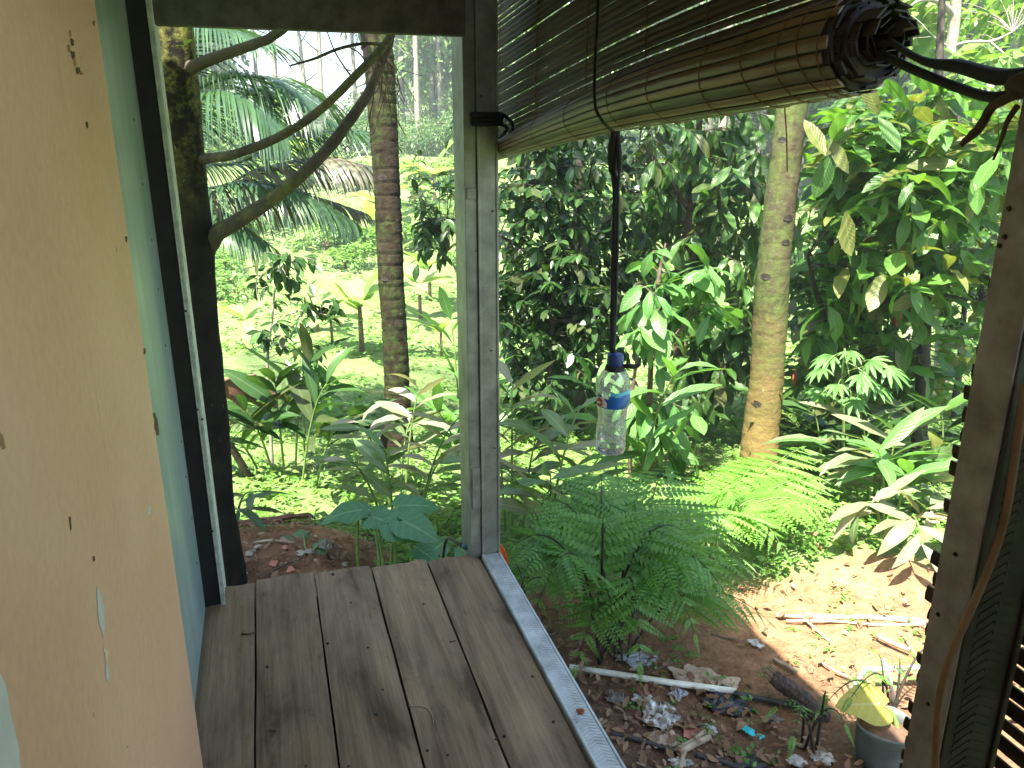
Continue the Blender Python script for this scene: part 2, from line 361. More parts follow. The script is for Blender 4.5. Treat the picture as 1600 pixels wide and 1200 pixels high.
rough_mat('brown_cloth', [(0.3, (.035, .024, .015)), (.7, (.10, .07, .045))], 40, 5, .9, .4, .004)
rough_mat('cable_brown', [(0.3, (.14, .08, .045)), (.7, (.24, .15, .09))], 14, 4, .5, .1, .002)
rough_mat('pipe_pvc', [(0.25, (.28, .27, .18)), (.5, (.55, .55, .44)), (.75, (.72, .73, .66))], 12, 6, .5, .15, .002)
rough_mat('pipe_black', [(0.3, (.02, .02, .02)), (.7, (.06, .055, .05))], 20, 5, .6, .2, .002)
rough_mat('plastic_white', [(0.34, (.13, .11, .085)), (.48, (.33, .32, .28)), (.64, (.56, .56, .53))], 22, 6, .4, .2, .004)
rough_mat('plastic_grey', [(0.3, (.2, .21, .22)), (.7, (.42, .43, .44))], 9, 4, .4, .2, .004)
rough_mat('plastic_black', [(0.3, (.012, .014, .017)), (.7, (.035, .038, .045))], 9, 4, .3, .2, .004)
rough_mat('plastic_cyan', [(0.3, (.02, .42, .5)), (.7, (.06, .6, .66))], 14, 4, .4, .1, .002)
rough_mat('plastic_orange', [(0.3, (.72, .12, .015)), (.7, (.85, .19, .03))], 9, 4, .38, .05, .002)
rough_mat('plastic_teal', [(0.3, (.01, .10, .085)), (.7, (.02, .16, .13))], 9, 4, .35, .05, .002)
rough_mat('cap_blue', [(0.3, (.012, .03, .12)), (.7, (.025, .055, .2))], 9, 4, .35, .05, .001)
rough_mat('cardboard', [(0.3, (.28, .2, .13)), (.7, (.5, .41, .3))], 10, 5, .85, .3, .004)
rough_mat('tile_red', [(0.3, (.3, .10, .06)), (.7, (.5, .22, .15))], 14, 5, .8, .3, .003)
rough_mat('tile_cream', [(0.3, (.20, .17, .12)), (.7, (.36, .32, .25))], 14, 5, .7, .2, .003)
rough_mat('stone', [(0.3, (.11, .10, .085)), (.7, (.26, .24, .2))], 9, 6, .9, .6, .01)
rough_mat('pot_metal', [(0.28, (.05, .06, .05)), (.5, (.11, .13, .115)), (.75, (.2, .225, .2))], 6, 7, .5, .25, .004, metallic=.3)
rough_mat('shell_brown', [(0.3, (.06, .035, .02)), (.7, (.17, .10, .06))], 24, 6, .9, .6, .006)
rough_mat('roof_sheet', [(0.3, (.3, .3, .3)), (.7, (.45, .45, .45))], 6, 4, .5, .1, .003)
rough_mat('pod_red', [(0.3, (.3, .04, .03)), (.7, (.5, .12, .06))], 9, 4, .5, .2, .003)

def ground_mat():
    m, nt, N, L, b = new_mat('ground')
    tc = N.new('ShaderNodeTexCoord'); v = tc.outputs['Object']
    at_ = N.new('ShaderNodeAttribute'); at_.attribute_name = 'dirt'
    n1 = noise_n(N, L, .9, 8, .62, v); n2 = noise_n(N, L, 14, 8, .68, v); n3 = noise_n(N, L, .16, 5, .6, v); n4 = noise_n(N, L, 60, 5, .6, v)
    d = ramp(N, [(.25, (.10, .052, .025)), (.43, (.23, .122, .06)), (.58, (.35, .20, .105)), (.8, (.47, .31, .185))])
    L.new(math_n(N, L, 'ADD', math_n(N, L, 'MULTIPLY', n2, .65), math_n(N, L, 'MULTIPLY', n1, .35)), d.inputs[0])
    fr = ramp(N, [(.35, (.7, .7, .7)), (.65, (1.15, 1.12, 1.1))]); L.new(n4, fr.inputs[0])
    dc = mixc(N, L, .9, d.outputs[0], fr.outputs[0], 'MULTIPLY')
    # soil darkened near the house: its shade painted into the colour
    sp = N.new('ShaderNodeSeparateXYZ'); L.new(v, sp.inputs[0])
    soil_shade = math_n(N, L, 'MULTIPLY', math_n(N, L, 'SUBTRACT', math_n(N, L, 'ADD', 2.95, math_n(N, L, 'MULTIPLY', n1, .9)), math_n(N, L, 'ADD', sp.outputs[1], math_n(N, L, 'MULTIPLY', sp.outputs[0], .45))), 1.1, clamp=True)
    dc = mixc(N, L, math_n(N, L, 'MULTIPLY', soil_shade, .85), dc, mixc(N, L, n2, (.035, .022, .014), (.16, .10, .065)))
    g = ramp(N, [(.28, (.12, .115, .055)), (.42, (.125, .18, .06)), (.58, (.175, .245, .085)), (.75, (.26, .30, .13))])
    L.new(math_n(N, L, 'ADD', math_n(N, L, 'MULTIPLY', n2, .45), math_n(N, L, 'ADD', math_n(N, L, 'MULTIPLY', n1, .3), math_n(N, L, 'MULTIPLY', n3, .25))), g.inputs[0])
    c = mixc(N, L, at_.outputs['Fac'], g.outputs[0], dc)
    L.new(c, b.inputs['Base Color']); b.inputs['Roughness'].default_value = .95; b.inputs['Specular IOR Level'].default_value = .15
    bump(N, L, b, math_n(N, L, 'ADD', n2, math_n(N, L, 'MULTIPLY', n4, .6)), .8, .03)
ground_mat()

# ------------------------------------------------------------------ ground
def build_ground():
    n = 420
    def warp(a, lo, mid, hi):
        s = np.linspace(-1, 1, n); k = 6.2
        return mid + np.sinh(s*k)/math.sinh(k)*np.where(s < 0, mid-lo, hi-mid)
    xs = warp(0, -320, .6, 320); ys = warp(0, -60, 3.2, 300)
    X, Y = np.meshgrid(xs, ys); H = height(X, Y)
    fine = np.zeros_like(H)
    near = (np.abs(X) < 8) & (Y > -1) & (Y < 12)
    idx = np.argwhere(near)
    for i, j in idx:
        p = Vector((X[i, j]*4, Y[i, j]*4, 0)); fine[i, j] = noise.fractal(p, .8, 2.0, 4)*.022
    H = H + fine
    V = np.stack([X.ravel(), Y.ravel(), H.ravel()], 1)
    a = np.arange(n*n).reshape(n, n)
    Fq = np.stack([a[:-1, :-1].ravel(), a[:-1, 1:].ravel(), a[1:, 1:].ravel(), a[1:, :-1].ravel()], 1)
    me = np_mesh('ground', V, Fq)
    d = me.attributes.new('dirt', 'FLOAT', 'POINT'); d.data.foreach_set('value', dirt_mask(X, Y).ravel().astype(np.float32))
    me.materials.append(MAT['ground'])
    o = bpy.data.objects.new('ground', me); COL.objects.link(o); o['kind'] = 'structure'
def np_mesh(name, V, Fq, uv=None, smooth=True):
    me = bpy.data.meshes.new(name); V = np.asarray(V, np.float32); Fq = np.asarray(Fq, np.int32); k = Fq.shape[1]
    me.vertices.add(len(V)); me.vertices.foreach_set('co', V.ravel())
    me.loops.add(Fq.size); me.loops.foreach_set('vertex_index', Fq.ravel())
    me.polygons.add(len(Fq)); me.polygons.foreach_set('loop_start', np.arange(0, Fq.size, k, dtype=np.int32))
    me.polygons.foreach_set('use_smooth', np.full(len(Fq), smooth))
    if uv is not None:
        l = me.uv_layers.new(name='UVMap'); l.data.foreach_set('uv', np.asarray(uv, np.float32)[Fq.ravel()].ravel())
    me.update(calc_edges=True); me.validate(); return me
build_ground()

# ------------------------------------------------------------------ leaf shapes (quads: V, F, UV)
def leaf_proto(width=.36, n=6, fold=.12, droop=.25, wave=.02, a=1.0, b=.85, stalk=.06, twist=0.0):
    V = []; UV = []; Fq = []
    ang = .0; y = 0.; z = 0.
    for i in range(n+1):
        t = i/n
        if t < .001: wd = .006
        else: wd = max(.004, width/2*math.sin(math.pi*min(1, (t**a)*.985+.01))**b)
        if i > 0: 
            ang = -droop*1.6*((i-.5)/n); y += math.cos(ang)/n; z += math.sin(ang)/n
        wv = wave*math.sin(t*17)
        tw = twist*t
        for s, u in ((-1, 0), (0, .5), (1, 1)):
            dx = s*wd; dz = abs(s)*(wd*fold*2) + s*wv*(t*(1-t)*4)
            V.append((dx*math.cos(tw)-dz*math.sin(tw)*0, y, z+dz+dx*math.sin(tw))); UV.append((u, t))
    for i in range(n):
        k = i*3
        Fq += [(k, k+1, k+4, k+3), (k+1, k+2, k+5, k+4)]
    return np.array(V), np.array(Fq), np.array(UV)
def heart_proto(n=9, droop=.35, cup=.10, wav=.03):
    # leaf blade attached at a notch: length 1 from notch towards +Y, lobes reach back
    rows = []
    for i in range(n+1):
        t = i/n; y = -.28 + 1.28*t
        w = .50*math.sin(math.pi*(t**.62)*.99+.02)**.8
        if t < .02: w = .14
        rows.append((y, w))
    V = []; UV = []; Fq = []
    for i, (y, w) in enumerate(rows):
        for s in (-1, -.55, 0, .55, 1):
            x = s*w; yy = y
            if abs(s) < .3 and y < 0: yy = y*.12
            d = math.hypot(x, yy)
            z = -droop*max(0, yy)**1.8 - .25*droop*(abs(x)**1.6) + cup*abs(s)*w*.6*(1-abs(yy)) - .25*max(0, -yy)*abs(s) + wav*math.sin(9*yy+4*s)*abs(s)
            V.append((x, yy, z)); UV.append((.5+s*.5, (yy+.28)/1.28))
    for i in range(n):
        for j in range(4):
            k = i*5+j; Fq.append((k, k+1, k+6, k+5))
    return np.array(V), np.array(Fq), np.array(UV)
def merge_protos(items):
    """items: (proto, 4x4 np matrix)"""
    Vs = []; Fs = []; Us = []; o = 0
    for (V, Fq, uv), M in items:
        Vs.append(V@M[:3, :3].T+M[:3, 3]); Fs.append(Fq+o); Us.append(uv); o += len(V)
    return np.concatenate(Vs), np.concatenate(Fs), np.concatenate(Us)
def join_many(proto_list, placements):
    """placements: list of (proto index, Matrix-like 4x4)"""
    Vs = []; Fs = []; Us = []; o = 0
    for k, (V, Fq, uv) in enumerate(proto_list):
        Ms = [np.array(M) for i, M in placements if i == k]
        if not Ms: continue
        M = np.stack(Ms); P = np.einsum('nij,vj->nvi', M[:, :3, :3], V)+M[:, None, :3, 3]
        c = len(Ms); nv = len(V)
        Vs.append(P.reshape(-1, 3)); Fs.append((Fq[None]+(np.arange(c)*nv)[:, None, None]).reshape(-1, Fq.shape[1])+o)
        Us.append(np.tile(uv, (c, 1))); o += c*nv
    return np.concatenate(Vs), np.concatenate(Fs), np.concatenate(Us)
def frame(pos, d, up, s=1.0, sx=1.0):
    y = Vector(d).normalized(); x = y.cross(Vector(up))
    if x.length < 1e-4: x = y.cross(Vector((1, .3, .2)))
    x.normalize(); z = x.cross(y)
    return Matrix(((x.x*s*sx, y.x*s, z.x*s, pos[0]), (x.y*s*sx, y.y*s, z.y*s, pos[1]), (x.z*s*sx, y.z*s, z.z*s, pos[2]), (0, 0, 0, 1)))
def rvec(s=1.0): return Vector((random.gauss(0, s), random.gauss(0, s), random.gauss(0, s)))

LEAF = {}
def reg(kind, protos):
    LEAF[kind] = (protos, [])
reg('small', [leaf_proto(.42, 4, .12, .25), leaf_proto(.40, 4, .2, .45), leaf_proto(.45, 4, .05, .12)])
reg('cacao', [leaf_proto(.36, 7, .10, .35, .03, 1.12, .8), leaf_proto(.34, 7, .16, .6, .03, 1.12, .8), leaf_proto(.38, 7, .06, .15, .02, 1.12, .8)])
reg('ginger', [leaf_proto(.23, 7, .14, .35, .015, .95, .9), leaf_proto(.22, 7, .2, .7, .02, .95, .9), leaf_proto(.25, 7, .08, .15, .01, .95, .9)])
reg('heart', [heart_proto(droop=.22), heart_proto(droop=.32, cup=.14, wav=.05), heart_proto(droop=.15, cup=.05, wav=.04)])
reg('banana', [leaf_proto(.27, 8, .16, .7, .02, .85, .45), leaf_proto(.27, 8, .22, 1.0, .02, .85, .45), leaf_proto(.29, 8, .12, .4, .02, .85, .45)])
def palmate():
    it = []
    for a in (-75, -48, -22, 0, 22, 48, 75):
        r = math.radians(a); d = Vector((math.sin(r), math.cos(r), -.12)); it.append((leaf_proto(.20, 4, .15, .35), np.array(frame((0, 0, 0), d, Z, 1-abs(a)/220))))
    return merge_protos(it)
reg('palmate', [palmate()])
_mesh_cache = {}
def leaf_mesh(kind, i, mat):
    key = (kind, i, mat)
    if key not in _mesh_cache:
        V, Fq, uv = LEAF[kind][0][i]; me = np_mesh('leaf_'+kind, V, Fq, uv); me.materials.append(MAT[mat]); _mesh_cache[key] = me
    return _mesh_cache[key]
def put_leaves(root, kind, mat, placements, name='leaf', limit=290, stuffname='foliage', parent=None):
    """nearest leaves become objects of their own, the rest one joined part"""
    parent = parent or root; off = wloc(parent)
    def key(pm):
        M = pm[1]; p = M.translation; return -(M.to_scale().y/(p-EYE).length)
    pl = sorted(placements, key=key); T = Matrix.Translation(-off)
    for i, M in pl[:limit]:
        o = bpy.data.objects.new(name, leaf_mesh(kind, i, mat)); COL.objects.link(o); o.parent = parent; o.matrix_basis = T@M
    rest = pl[limit:]
    if rest:
        V, Fq, uv = join_many(LEAF[kind][0], rest); V = V-np.array(off)
        me = np_mesh(stuffname, V, Fq, uv); me.materials.append(MAT[mat])
        o = bpy.data.objects.new(stuffname, me); COL.objects.link(o); o.parent = parent; o['kind'] = 'stuff'
def join_stuff(name, protos, mat, placements, parent=None, label=None, cat=None, stuff=True):
    V, Fq, uv = join_many(protos, placements); off = wloc(parent) if parent else Vector((0, 0, 0))
    me = np_mesh(name, V-np.array(off), Fq, uv); me.materials.append(MAT[mat])
    o = bpy.data.objects.new(name, me); COL.objects.link(o)
    if parent: o.parent = parent
    if stuff: o['kind'] = 'stuff'
    tag(o, label, cat); return o


# ------------------------------------------------------------------ the porch
W_RAIL = .700
# floor boards
deck = thing('porch_floor', uwz(1.2, .25, -.05), 'weathered grey-brown plank floor of the porch', 'floor')
gaps = [-.31, -.140, .061, .262, .466, .660]
ends = [2.615, 2.632, 2.618, 2.60, 2.585]
def plank(w0, w1, u0, u1, zt, th=.035, jag=.008):
    # local axes: x across, y along, z up -> grain follows y
    b = MB(); n = 26; m = 6
    for i in range(n+1):
        for j in range(m+1):
            t = i/n; s = j/m
            u = u0+(u1-u0)*t; w = w0+(w1-w0)*s
            if i == n: u += jag*(noise.noise(Vector((w*60, u1*9, 3)))) - .004*abs(s-.5)
            if j in (0, m):
                w += .0022*noise.noise(Vector((u*7, w*90, 1)))+(.0012 if j == 0 else -.0012)
            z = zt + .0030*noise.noise(Vector((u*1.1, w*30, 7))) + .0045*(abs(s-.5)*2)**2*noise.noise(Vector((w0*77, u*.6, 2))) - (.003 if j in (0, m) else 0) - (.003 if i == n else 0)
            b.v.append(Vector((w, u, z)))
    def id_(i, j): return i*(m+1)+j
    for i in range(n):
        for j in range(m): b.f.append((id_(i, j), id_(i, j+1), id_(i+1, j+1), id_(i+1, j)))
    base = len(b.v)
    ring = [id_(0, j) for j in range(m+1)]+[id_(i, m) for i in range(1, n+1)]+[id_(n, j) for j in range(m-1, -1, -1)]+[id_(i, 0) for i in range(n-1, 0, -1)]
    for r in ring: b.v.append(Vector((b.v[r].x, b.v[r].y, zt-th)))
    k = len(ring)
    for i in range(k): b.f.append((ring[i], base+i, base+(i+1) % k, ring[(i+1) % k]))
    b.f.append(tuple(base+i for i in range(k)))
    return b
Rot = Matrix(((W.x, U.x, 0, 0), (W.y, U.y, 0, 0), (0, 0, 1, 0), (0, 0, 0, 1)))
def build_local(mb, name, mat, parent, smooth=False):
    """mesh written in (w, u, z) porch axes"""
    me = bpy.data.meshes.new(name); me.from_pydata([tuple(v) for v in mb.v], [], mb.f); me.materials.append(MAT[mat])
    if smooth: me.polygons.foreach_set('use_smooth', [True]*len(me.polygons))
    me.update(); o = bpy.data.objects.new(name, me); COL.objects.link(o); o.parent = parent
    o.matrix_basis = Matrix.Translation(-wloc(parent) if parent else Vector((0, 0, 0)))@Rot
    return o
for k in range(5):
    g = .0026 if k != 3 else .004
    p = build_local(plank(gaps[k]+g*.5, gaps[k+1]-g, -.9, ends[k], .0, jag=.010), 'plank', 'plank_wood', deck, True)
    m = p.modifiers.new('edge', 'EDGE_SPLIT'); m.split_angle = math.radians(40)
nails = [(575, 1012), (598, 1078), (588, 1116), (512, 1005), (700, 1180), (775, 1155), (520, 897), (604, 881), (686, 868), (865, 1128), (788, 1150), (668, 1173), (548, 942), (662, 944), (832, 1057), (478, 1197), (545, 1198), (418, 1042)]
for x, y in nails:
    d = ray(x, y); p = EYE+d*(-CAM_H/d.z)
    r = random.uniform(.003, .0055)
    MB().tube([p+Z*-.004, p+Z*.0022, p+Z*.003], [r, r, r*.6], 8).build('nail', 'nail_dark', deck)
for k in range(1, 5): MB().ubox(-.9, 2.47, gaps[k]-.02, gaps[k]+.02, -.041, -.0365).build('gap_strip', 'bark_dark', deck)  # dark strips added under the gaps to block the lit ground below
for u in (.4, 1.5, 2.50):
    MB().ubox(u-.025, u+.025, -.30, .65, -.14, -.042).build('joist', 'bark_brown', deck)
for u, w in ((-.5, -.2), (1.1, -.2), (2.45, -.2), (-.5, .6), (1.1, .6), (2.45, .6)):
    q = uwz(u, w); MB().ubox(u-.04, u+.04, w-.04, w+.04, hz(q.x, q.y)-.1, -.142).build('stilt', 'bark_brown', deck)

# metal sill along the open side
def chevrons(mb, org, along, across, nrm, length, half, step=.012, th=.0007):
    k = int(length/step)
    for i in range(k):
        c = org+along*(i*step)
        j = random.uniform(-.001, .001)
        for s in (-1, 1):
            a = c+across*(s*half*.02); e = c+across*(s*half)-along*(step*.95+j)
            m = (a+e)/2; ax = (e-a)/2; ay = along*(step*.19); mb.box(m+nrm*(th*.3), ax, ay, nrm*th)
sill = thing('metal_sill', uwz(1.0, W_RAIL, 0), 'bright galvanised channel with chevron pressing lying along the open floor edge', 'metal channel')
ch = MB()
ch.ubox(-.9, 2.545, .664, .737, -.03, .010)
ch.build('channel', 'galvanised', sill, bevel=.002)
for w in (.669, .7315):
    MB().ubox(-.9, 2.545, w-.0035, w+.0035, .0101, .0135).build('lip', 'galvanised', sill, bevel=.0012)
cv = MB(); chevrons(cv, uwz(.2, W_RAIL, .0104), U, W, Z, 2.33, .023)
cv.build('chevron_pressing', 'galvanised', sill)
p = on_w(907, 1112, .70); d = ray(907, 1112); p = EYE+d*((.012-CAM_H)/d.z)
rp = MB(); pts = []
c0 = len(rp.v); rp.v.append(p+Z*.003)
for k in range(16):
    a = k/16*6.283; r = .012*(1+.7*noise.noise(Vector((math.cos(a)*1.7, math.sin(a)*1.7, 5))))
    rp.v.append(p+U*(r*math.sin(a))+W*(r*math.cos(a))+Z*.0005)
for k in range(16): rp.f.append((c0, c0+1+k, c0+1+(k+1) % 16))
rp.build('rust_patch', 'rust', sill)
MB().tube([p+W*.006, p+W*.006+Z*.007], [.004, .0035], 8).build('bolt', 'rust', sill)

# far steel post: channel standing at the corner, chevron face to the room
def steel_post(name, label, u0, w0, w1, depth, zt, mat='galvanised', zb=-.03, chev=True, group=None, cmat=None):
    r = thing(name, uwz(u0, (w0+w1)/2, zb), label, 'post', group)
    MB().ubox(u0, u0+depth, w0, w1, zb, zt).build('channel', cmat or mat, r, bevel=.003)
    for w in (w0+.004, w1-.004):
        MB().ubox(u0-.0045, u0-.0002, w-.004, w+.004, zb+.002, zt-.002).build('lip', mat, r, bevel=.0015)
    if chev:
        cv = MB(); chevrons(cv, uwz(u0-.0006, (w0+w1)/2, zb+.03), Z, W, -U, zt-zb-.06, (w1-w0)*.28, .0125, .0004)
        cv.build('chevron_pressing', cmat or mat, r)
    return r
POST_U = 2.548
post = steel_post('steel_post', 'grey chevron-pressed steel post at the floor corner with black strap', POST_U, .667, .737, .035, 2.35, 'galvanised_shaded')
MB().ubox(POST_U+.006, POST_U+.15, .6255, .6668, -.03, 2.35).build('side_channel', 'galvanised_shaded', post, bevel=.003)
MB().ubox(POST_U+.0005, POST_U+.0055, .632, .664, 1.303, 1.338).build('bracket', 'galvanised_shaded', post, bevel=.002)
MB().ubox(POST_U+.0005, POST_U+.0055, .634, .666, .20, .36).build('bracket', 'galvanised_shaded', post, bevel=.002)
for x, y in ((770, 330), (768, 548), (752, 150), (744, 392), (748, 700), (773, 700)):
    q = on_u(x, y, POST_U-.006); MB().tube([q, q-U*.003], [.0035, .0025], 8).build('screw', 'nail_dark', post)

# near right post (flange toned as lit, shade painted into the dark chevron face)
rpost = steel_post('steel_post', 'dark steel post by the right edge with a brown cable', .580, .703, .792, .042, 2.35, 'galvanised_unlit')
MB().ubox(.577, .623, .6995, .7028, -.03, 2.35).build('flange', 'galvanised_mid', rpost, bevel=.001)
for x, y in ((1577, 326), (1570, 370), (1562, 384), (1493, 866), (1466, 960), (1450, 1100)):
    q = on_w(x, y, .699); MB().tube([q, q-W*.002], [.0028, .002], 8).build('screw', 'nail_dark', rpost)
cpts = [on_u(x, y, .566) for x, y in ((1602, 600), (1588, 700), (1572, 800), (1548, 880), (1518, 950), (1500, 990), (1480, 1040), (1468, 1090), (1463, 1150), (1460, 1260))]
tag(MB().tube(spline(cpts, 40), .0042, 8).build('cable', 'cable_brown', None, True), 'brown cable running down the dark face of the right post', 'cable')

# left side: peach board over blue board, black post with pale flange
WP = -.250
def peach():
    e0 = on_w(148, 0, WP); e1 = on_w(318, 1200, WP)
    u0 = e0.dot(U); u1 = e1.dot(U)
    b = MB(); n = 70; zlo, zhi = -.02, 2.4
    for side in (0, 1):
        for i in range(n+1):
            z = zlo+(zhi-zlo)*i/n
            t = (z-e1.z)/(e0.z-e1.z); ue = u1+(u0-u1)*t + .004*noise.noise(Vector((z*4, 1, 2)))+.0022*noise.noise(Vector((z*23, 5, 2)))
            for u in (-1.3, ue-.004, ue): b.v.append(Vector((WP-.006*side-(.0015 if (u == ue and side == 0) else 0), u, z)))
    def id_(s, i, j): return (s*(n+1)+i)*3+j
    for i in range(n):
        for j in (0, 1):
            b.f.append((id_(0, i, j), id_(0, i, j+1), id_(0, i+1, j+1), id_(0, i+1, j)))
            b.f.append((id_(1, i, j), id_(1, i+1, j), id_(1, i+1, j+1), id_(1, i, j+1)))
        b.f.append((id_(0, i, 2), id_(1, i, 2), id_(1, i+1, 2), id_(0, i+1, 2)))
    b.f.append(tuple([id_(0, n, 0), id_(0, n, 1), id_(0, n, 2), id_(1, n, 2), id_(1, n, 1), id_(1, n, 0)]))
    root = thing('wall_board', uwz(.3, WP, -.02), 'peach painted wall board with scratches and peeled paint, left edge', 'wall board')
    o = build_local(b, 'board', 'peach_paint', root)
    def scar(poly, mat, name, h=.0012, seed=0):
        m = MB(); c = on_w(sum(p[0] for p in poly)/len(poly), sum(p[1] for p in poly)/len(poly), WP+h); m.v.append(c)
        pts = []
        k = len(poly)
        for i in range(k):
            a = poly[i]; bb = poly[(i+1) % k]
            for t in (0, .33, .66):
                x = a[0]+(bb[0]-a[0])*t+noise.noise(Vector((i*3+t*5, seed, 1)))*2.2; y = a[1]+(bb[1]-a[1])*t+noise.noise(Vector((i*3+t*5, seed, 9)))*4
                pts.append(on_w(x, y, WP+h*.5))
        m.v += pts
        for i in range(len(pts)): m.f.append((0, 1+i, 1+(i+1) % len(pts)))
        m.build(name, mat, root)
    scar([(152, 916), (158, 930), (163, 955), (164, 980), (161, 1000), (157, 980), (153, 955)], 'plaster_grey', 'peeled_patch', seed=2)
    scar([(162, 1012), (170, 1020), (168, 1036), (164, 1028)], 'peach_pale', 'peeled_patch', seed=3)
    scar([(166, 1035), (172, 1052), (169, 1066), (165, 1056)], 'plaster_grey', 'peeled_patch', seed=4)
    scar([(-20, 1050), (2, 1055), (12, 1085), (18, 1120), (30, 1170), (34, 1230), (-20, 1230)], 'plaster_grey', 'bare_patch', seed=5)
    scar([(232, 792), (235, 790), (235, 803), (231, 804)], 'plaster_grey', 'peeled_patch', seed=6)
    for k_, (x_, y_, w_, h_) in enumerate(((110, 52, 2, 5), (113, 66, 3, 6), (108, 76, 2, 6), (114, 86, 4, 7), (117, 97, 2.5, 7), (121, 110, 5, 6), (127, 115, 4, 3))):
        scar([(x_-w_, y_-h_), (x_+w_*.6, y_-h_*.8), (x_+w_, y_+h_*.6), (x_-w_*.2, y_+h_)], 'gouge' if k_ % 2 else 'gouge_brown', 'gouge', seed=20+k_)
    scar([(145, 869), (149, 868), (150, 876), (146, 878)], 'gouge', 'gouge', seed=8)
    scar([(108, 808), (111, 809), (112, 828), (110, 826)], 'gouge', 'gouge', seed=9)
    scar([(134, 190), (137, 190), (138, 200), (135, 200)], 'gouge', 'gouge', seed=10)
    scar([(239, 645), (243, 645), (247, 660), (249, 680), (244, 680), (241, 662)], 'gouge', 'gouge', seed=11)
    scar([(224, 544), (228, 544), (228, 553), (225, 554)], 'gouge', 'gouge', seed=12)
    scar([(195, 370), (199, 370), (199, 377), (196, 377)], 'gouge', 'gouge', seed=13)
    scar([(0, 672), (5, 680), (9, 700), (4, 702), (0, 690)], 'gouge_brown', 'stain', seed=14)
    scar([(146, 30), (148, 32), (148, 42), (145, 38)], 'gouge', 'gouge', seed=15)
rough_mat('peach_pale', [(0.3, (.62, .47, .34)), (.7, (.7, .55, .42))], 20, 4, .6, .1, .001)
rough_mat('plaster_grey', [(0.3, (.42, .44, .41)), (.7, (.6, .62, .58))], 9, 5, .6, .1, .001)
rough_mat('gouge', [(0.3, (.03, .02, .012)), (.7, (.14, .09, .05))], 60, 5, .9, .3, .002)
rough_mat('gouge_brown', [(0.3, (.2, .11, .05)), (.7, (.34, .21, .12))], 40, 5, .9, .3, .002)
peach()
bl = thing('wall_board', uwz(2.0, -.30, -.02), 'blue-grey painted wall board beside the black frame post', 'wall board')
MB().ubox(.2, 2.50, -.308, -.300, -.03, 2.4).build('board', 'blue_paint', bl)
for x, y in ((215, 187), (228, 288), (243, 375), (253, 452), (264, 540), (305, 810), (313, 880), (296, 745), (289, 690)):
    q = on_w(x-6, y, -.2998); MB().tube([q, q+W*.0015], [.0035, .003], 8).build('screw', 'nail_dark', bl)
fp = thing('frame_post', uwz(2.55, -.27, -.03), 'black frame post with a pale flange, left of the opening', 'post')
MB().ubox(2.502, 2.62, -.305, -.250, -.03, 2.4).build('channel', 'shade_black', fp, bevel=.002)
MB().ubox(2.497, 2.66, -.2495, -.2415, -.03, 2.4).build('flange', 'pale_trim', fp, bevel=.001)
MB().ubox(2.495, 2.499, -.2412, -.235, -.03, 2.4).build('flange_lip', 'pale_trim', fp)
for x, y in ((316, 655), (332, 830), (334, 858), (290, 486), (308, 640)):
    q = on_u(x, y, 2.4945); MB().tube([q, q-U*.002], [.004, .003], 8).build('screw', 'nail_dark', fp)
# beam across the far opening
zb = on_u(460, 46, 2.50).z
tag(MB().ubox(2.500, 2.545, -.234, .6245, zb, 2.36).build('lintel_beam', 'fibre_beam', None, loc=uwz(2.5, .2, zb), bevel=.003), 'dark fibre board beam across the top of the far opening', 'beam')
# unseen wall added behind the viewer to cut light into the porch
back_blocker = thing('wall_board', uwz(-1.35, .25, -.02), 'unseen peach board wall added behind the viewer to cut light', 'wall board')
MB().ubox(-1.40, -1.36, -.30, .80, -.03, 2.36).build('board', 'peach_paint', back_blocker)
# roof above (outside the picture), carried by the posts
roof = thing('porch_roof', uwz(.5, .2, 2.4), 'grey corrugated roof over the porch', 'roof')
m = MB(); nn = 120
for i in range(nn+1):
    w = -3.2+(4.25)*i/nn; z = 2.47-.04*w + .018*math.sin(i/nn*2*math.pi*42*.5)
    for u in (-3.0, 3.22): m.v.append(uwz(u, w, z))
for i in range(nn): m.f.append((2*i, 2*i+1, 2*i+3, 2*i+2))
m.build('roof_sheet', 'roof_sheet', roof)
for u in (-2.4, .58, 2.56): MB().ubox(u-.02, u+.02, -3.1, 1.0, 2.362, 2.41).build('rafter', 'galvanised_mid', roof)

# ------------------------------------------------------------------ bamboo blind, rolled crooked
blind = thing('bamboo_blind', on_w(1100, 120, .77), 'brown bamboo blind rolled up crookedly between the two posts', 'blind')
ST = [(755, 232, 256), (770, 225, 252), (850, 180, 232), (960, 122, 208), (1080, 72, 190), (1200, 33, 172), (1290, 2, 157), (1352, -14, 148)]
axis = []; rad = []
for x, yt, yb in ST:
    a = on_w(x, yt, .77); b_ = on_w(x, yb, .77); axis.append((a+b_)/2); rad.append((a-b_).length/2*.97)
NS = 30; AX = spline(axis, NS); RD = lerp_list(rad, NS)
tang = [(AX[min(i+1, NS-1)]-AX[max(i-1, 0)]).normalized() for i in range(NS)]
def roll_pt(i, ang, r):
    t = tang[i]; n1 = (Z-t*t.dot(Z)).normalized(); n2 = t.cross(n1)   # n2 horizontal
    return AX[i]+n1*(r*math.cos(ang))+n2*(r*math.sin(ang))
NSL = 20
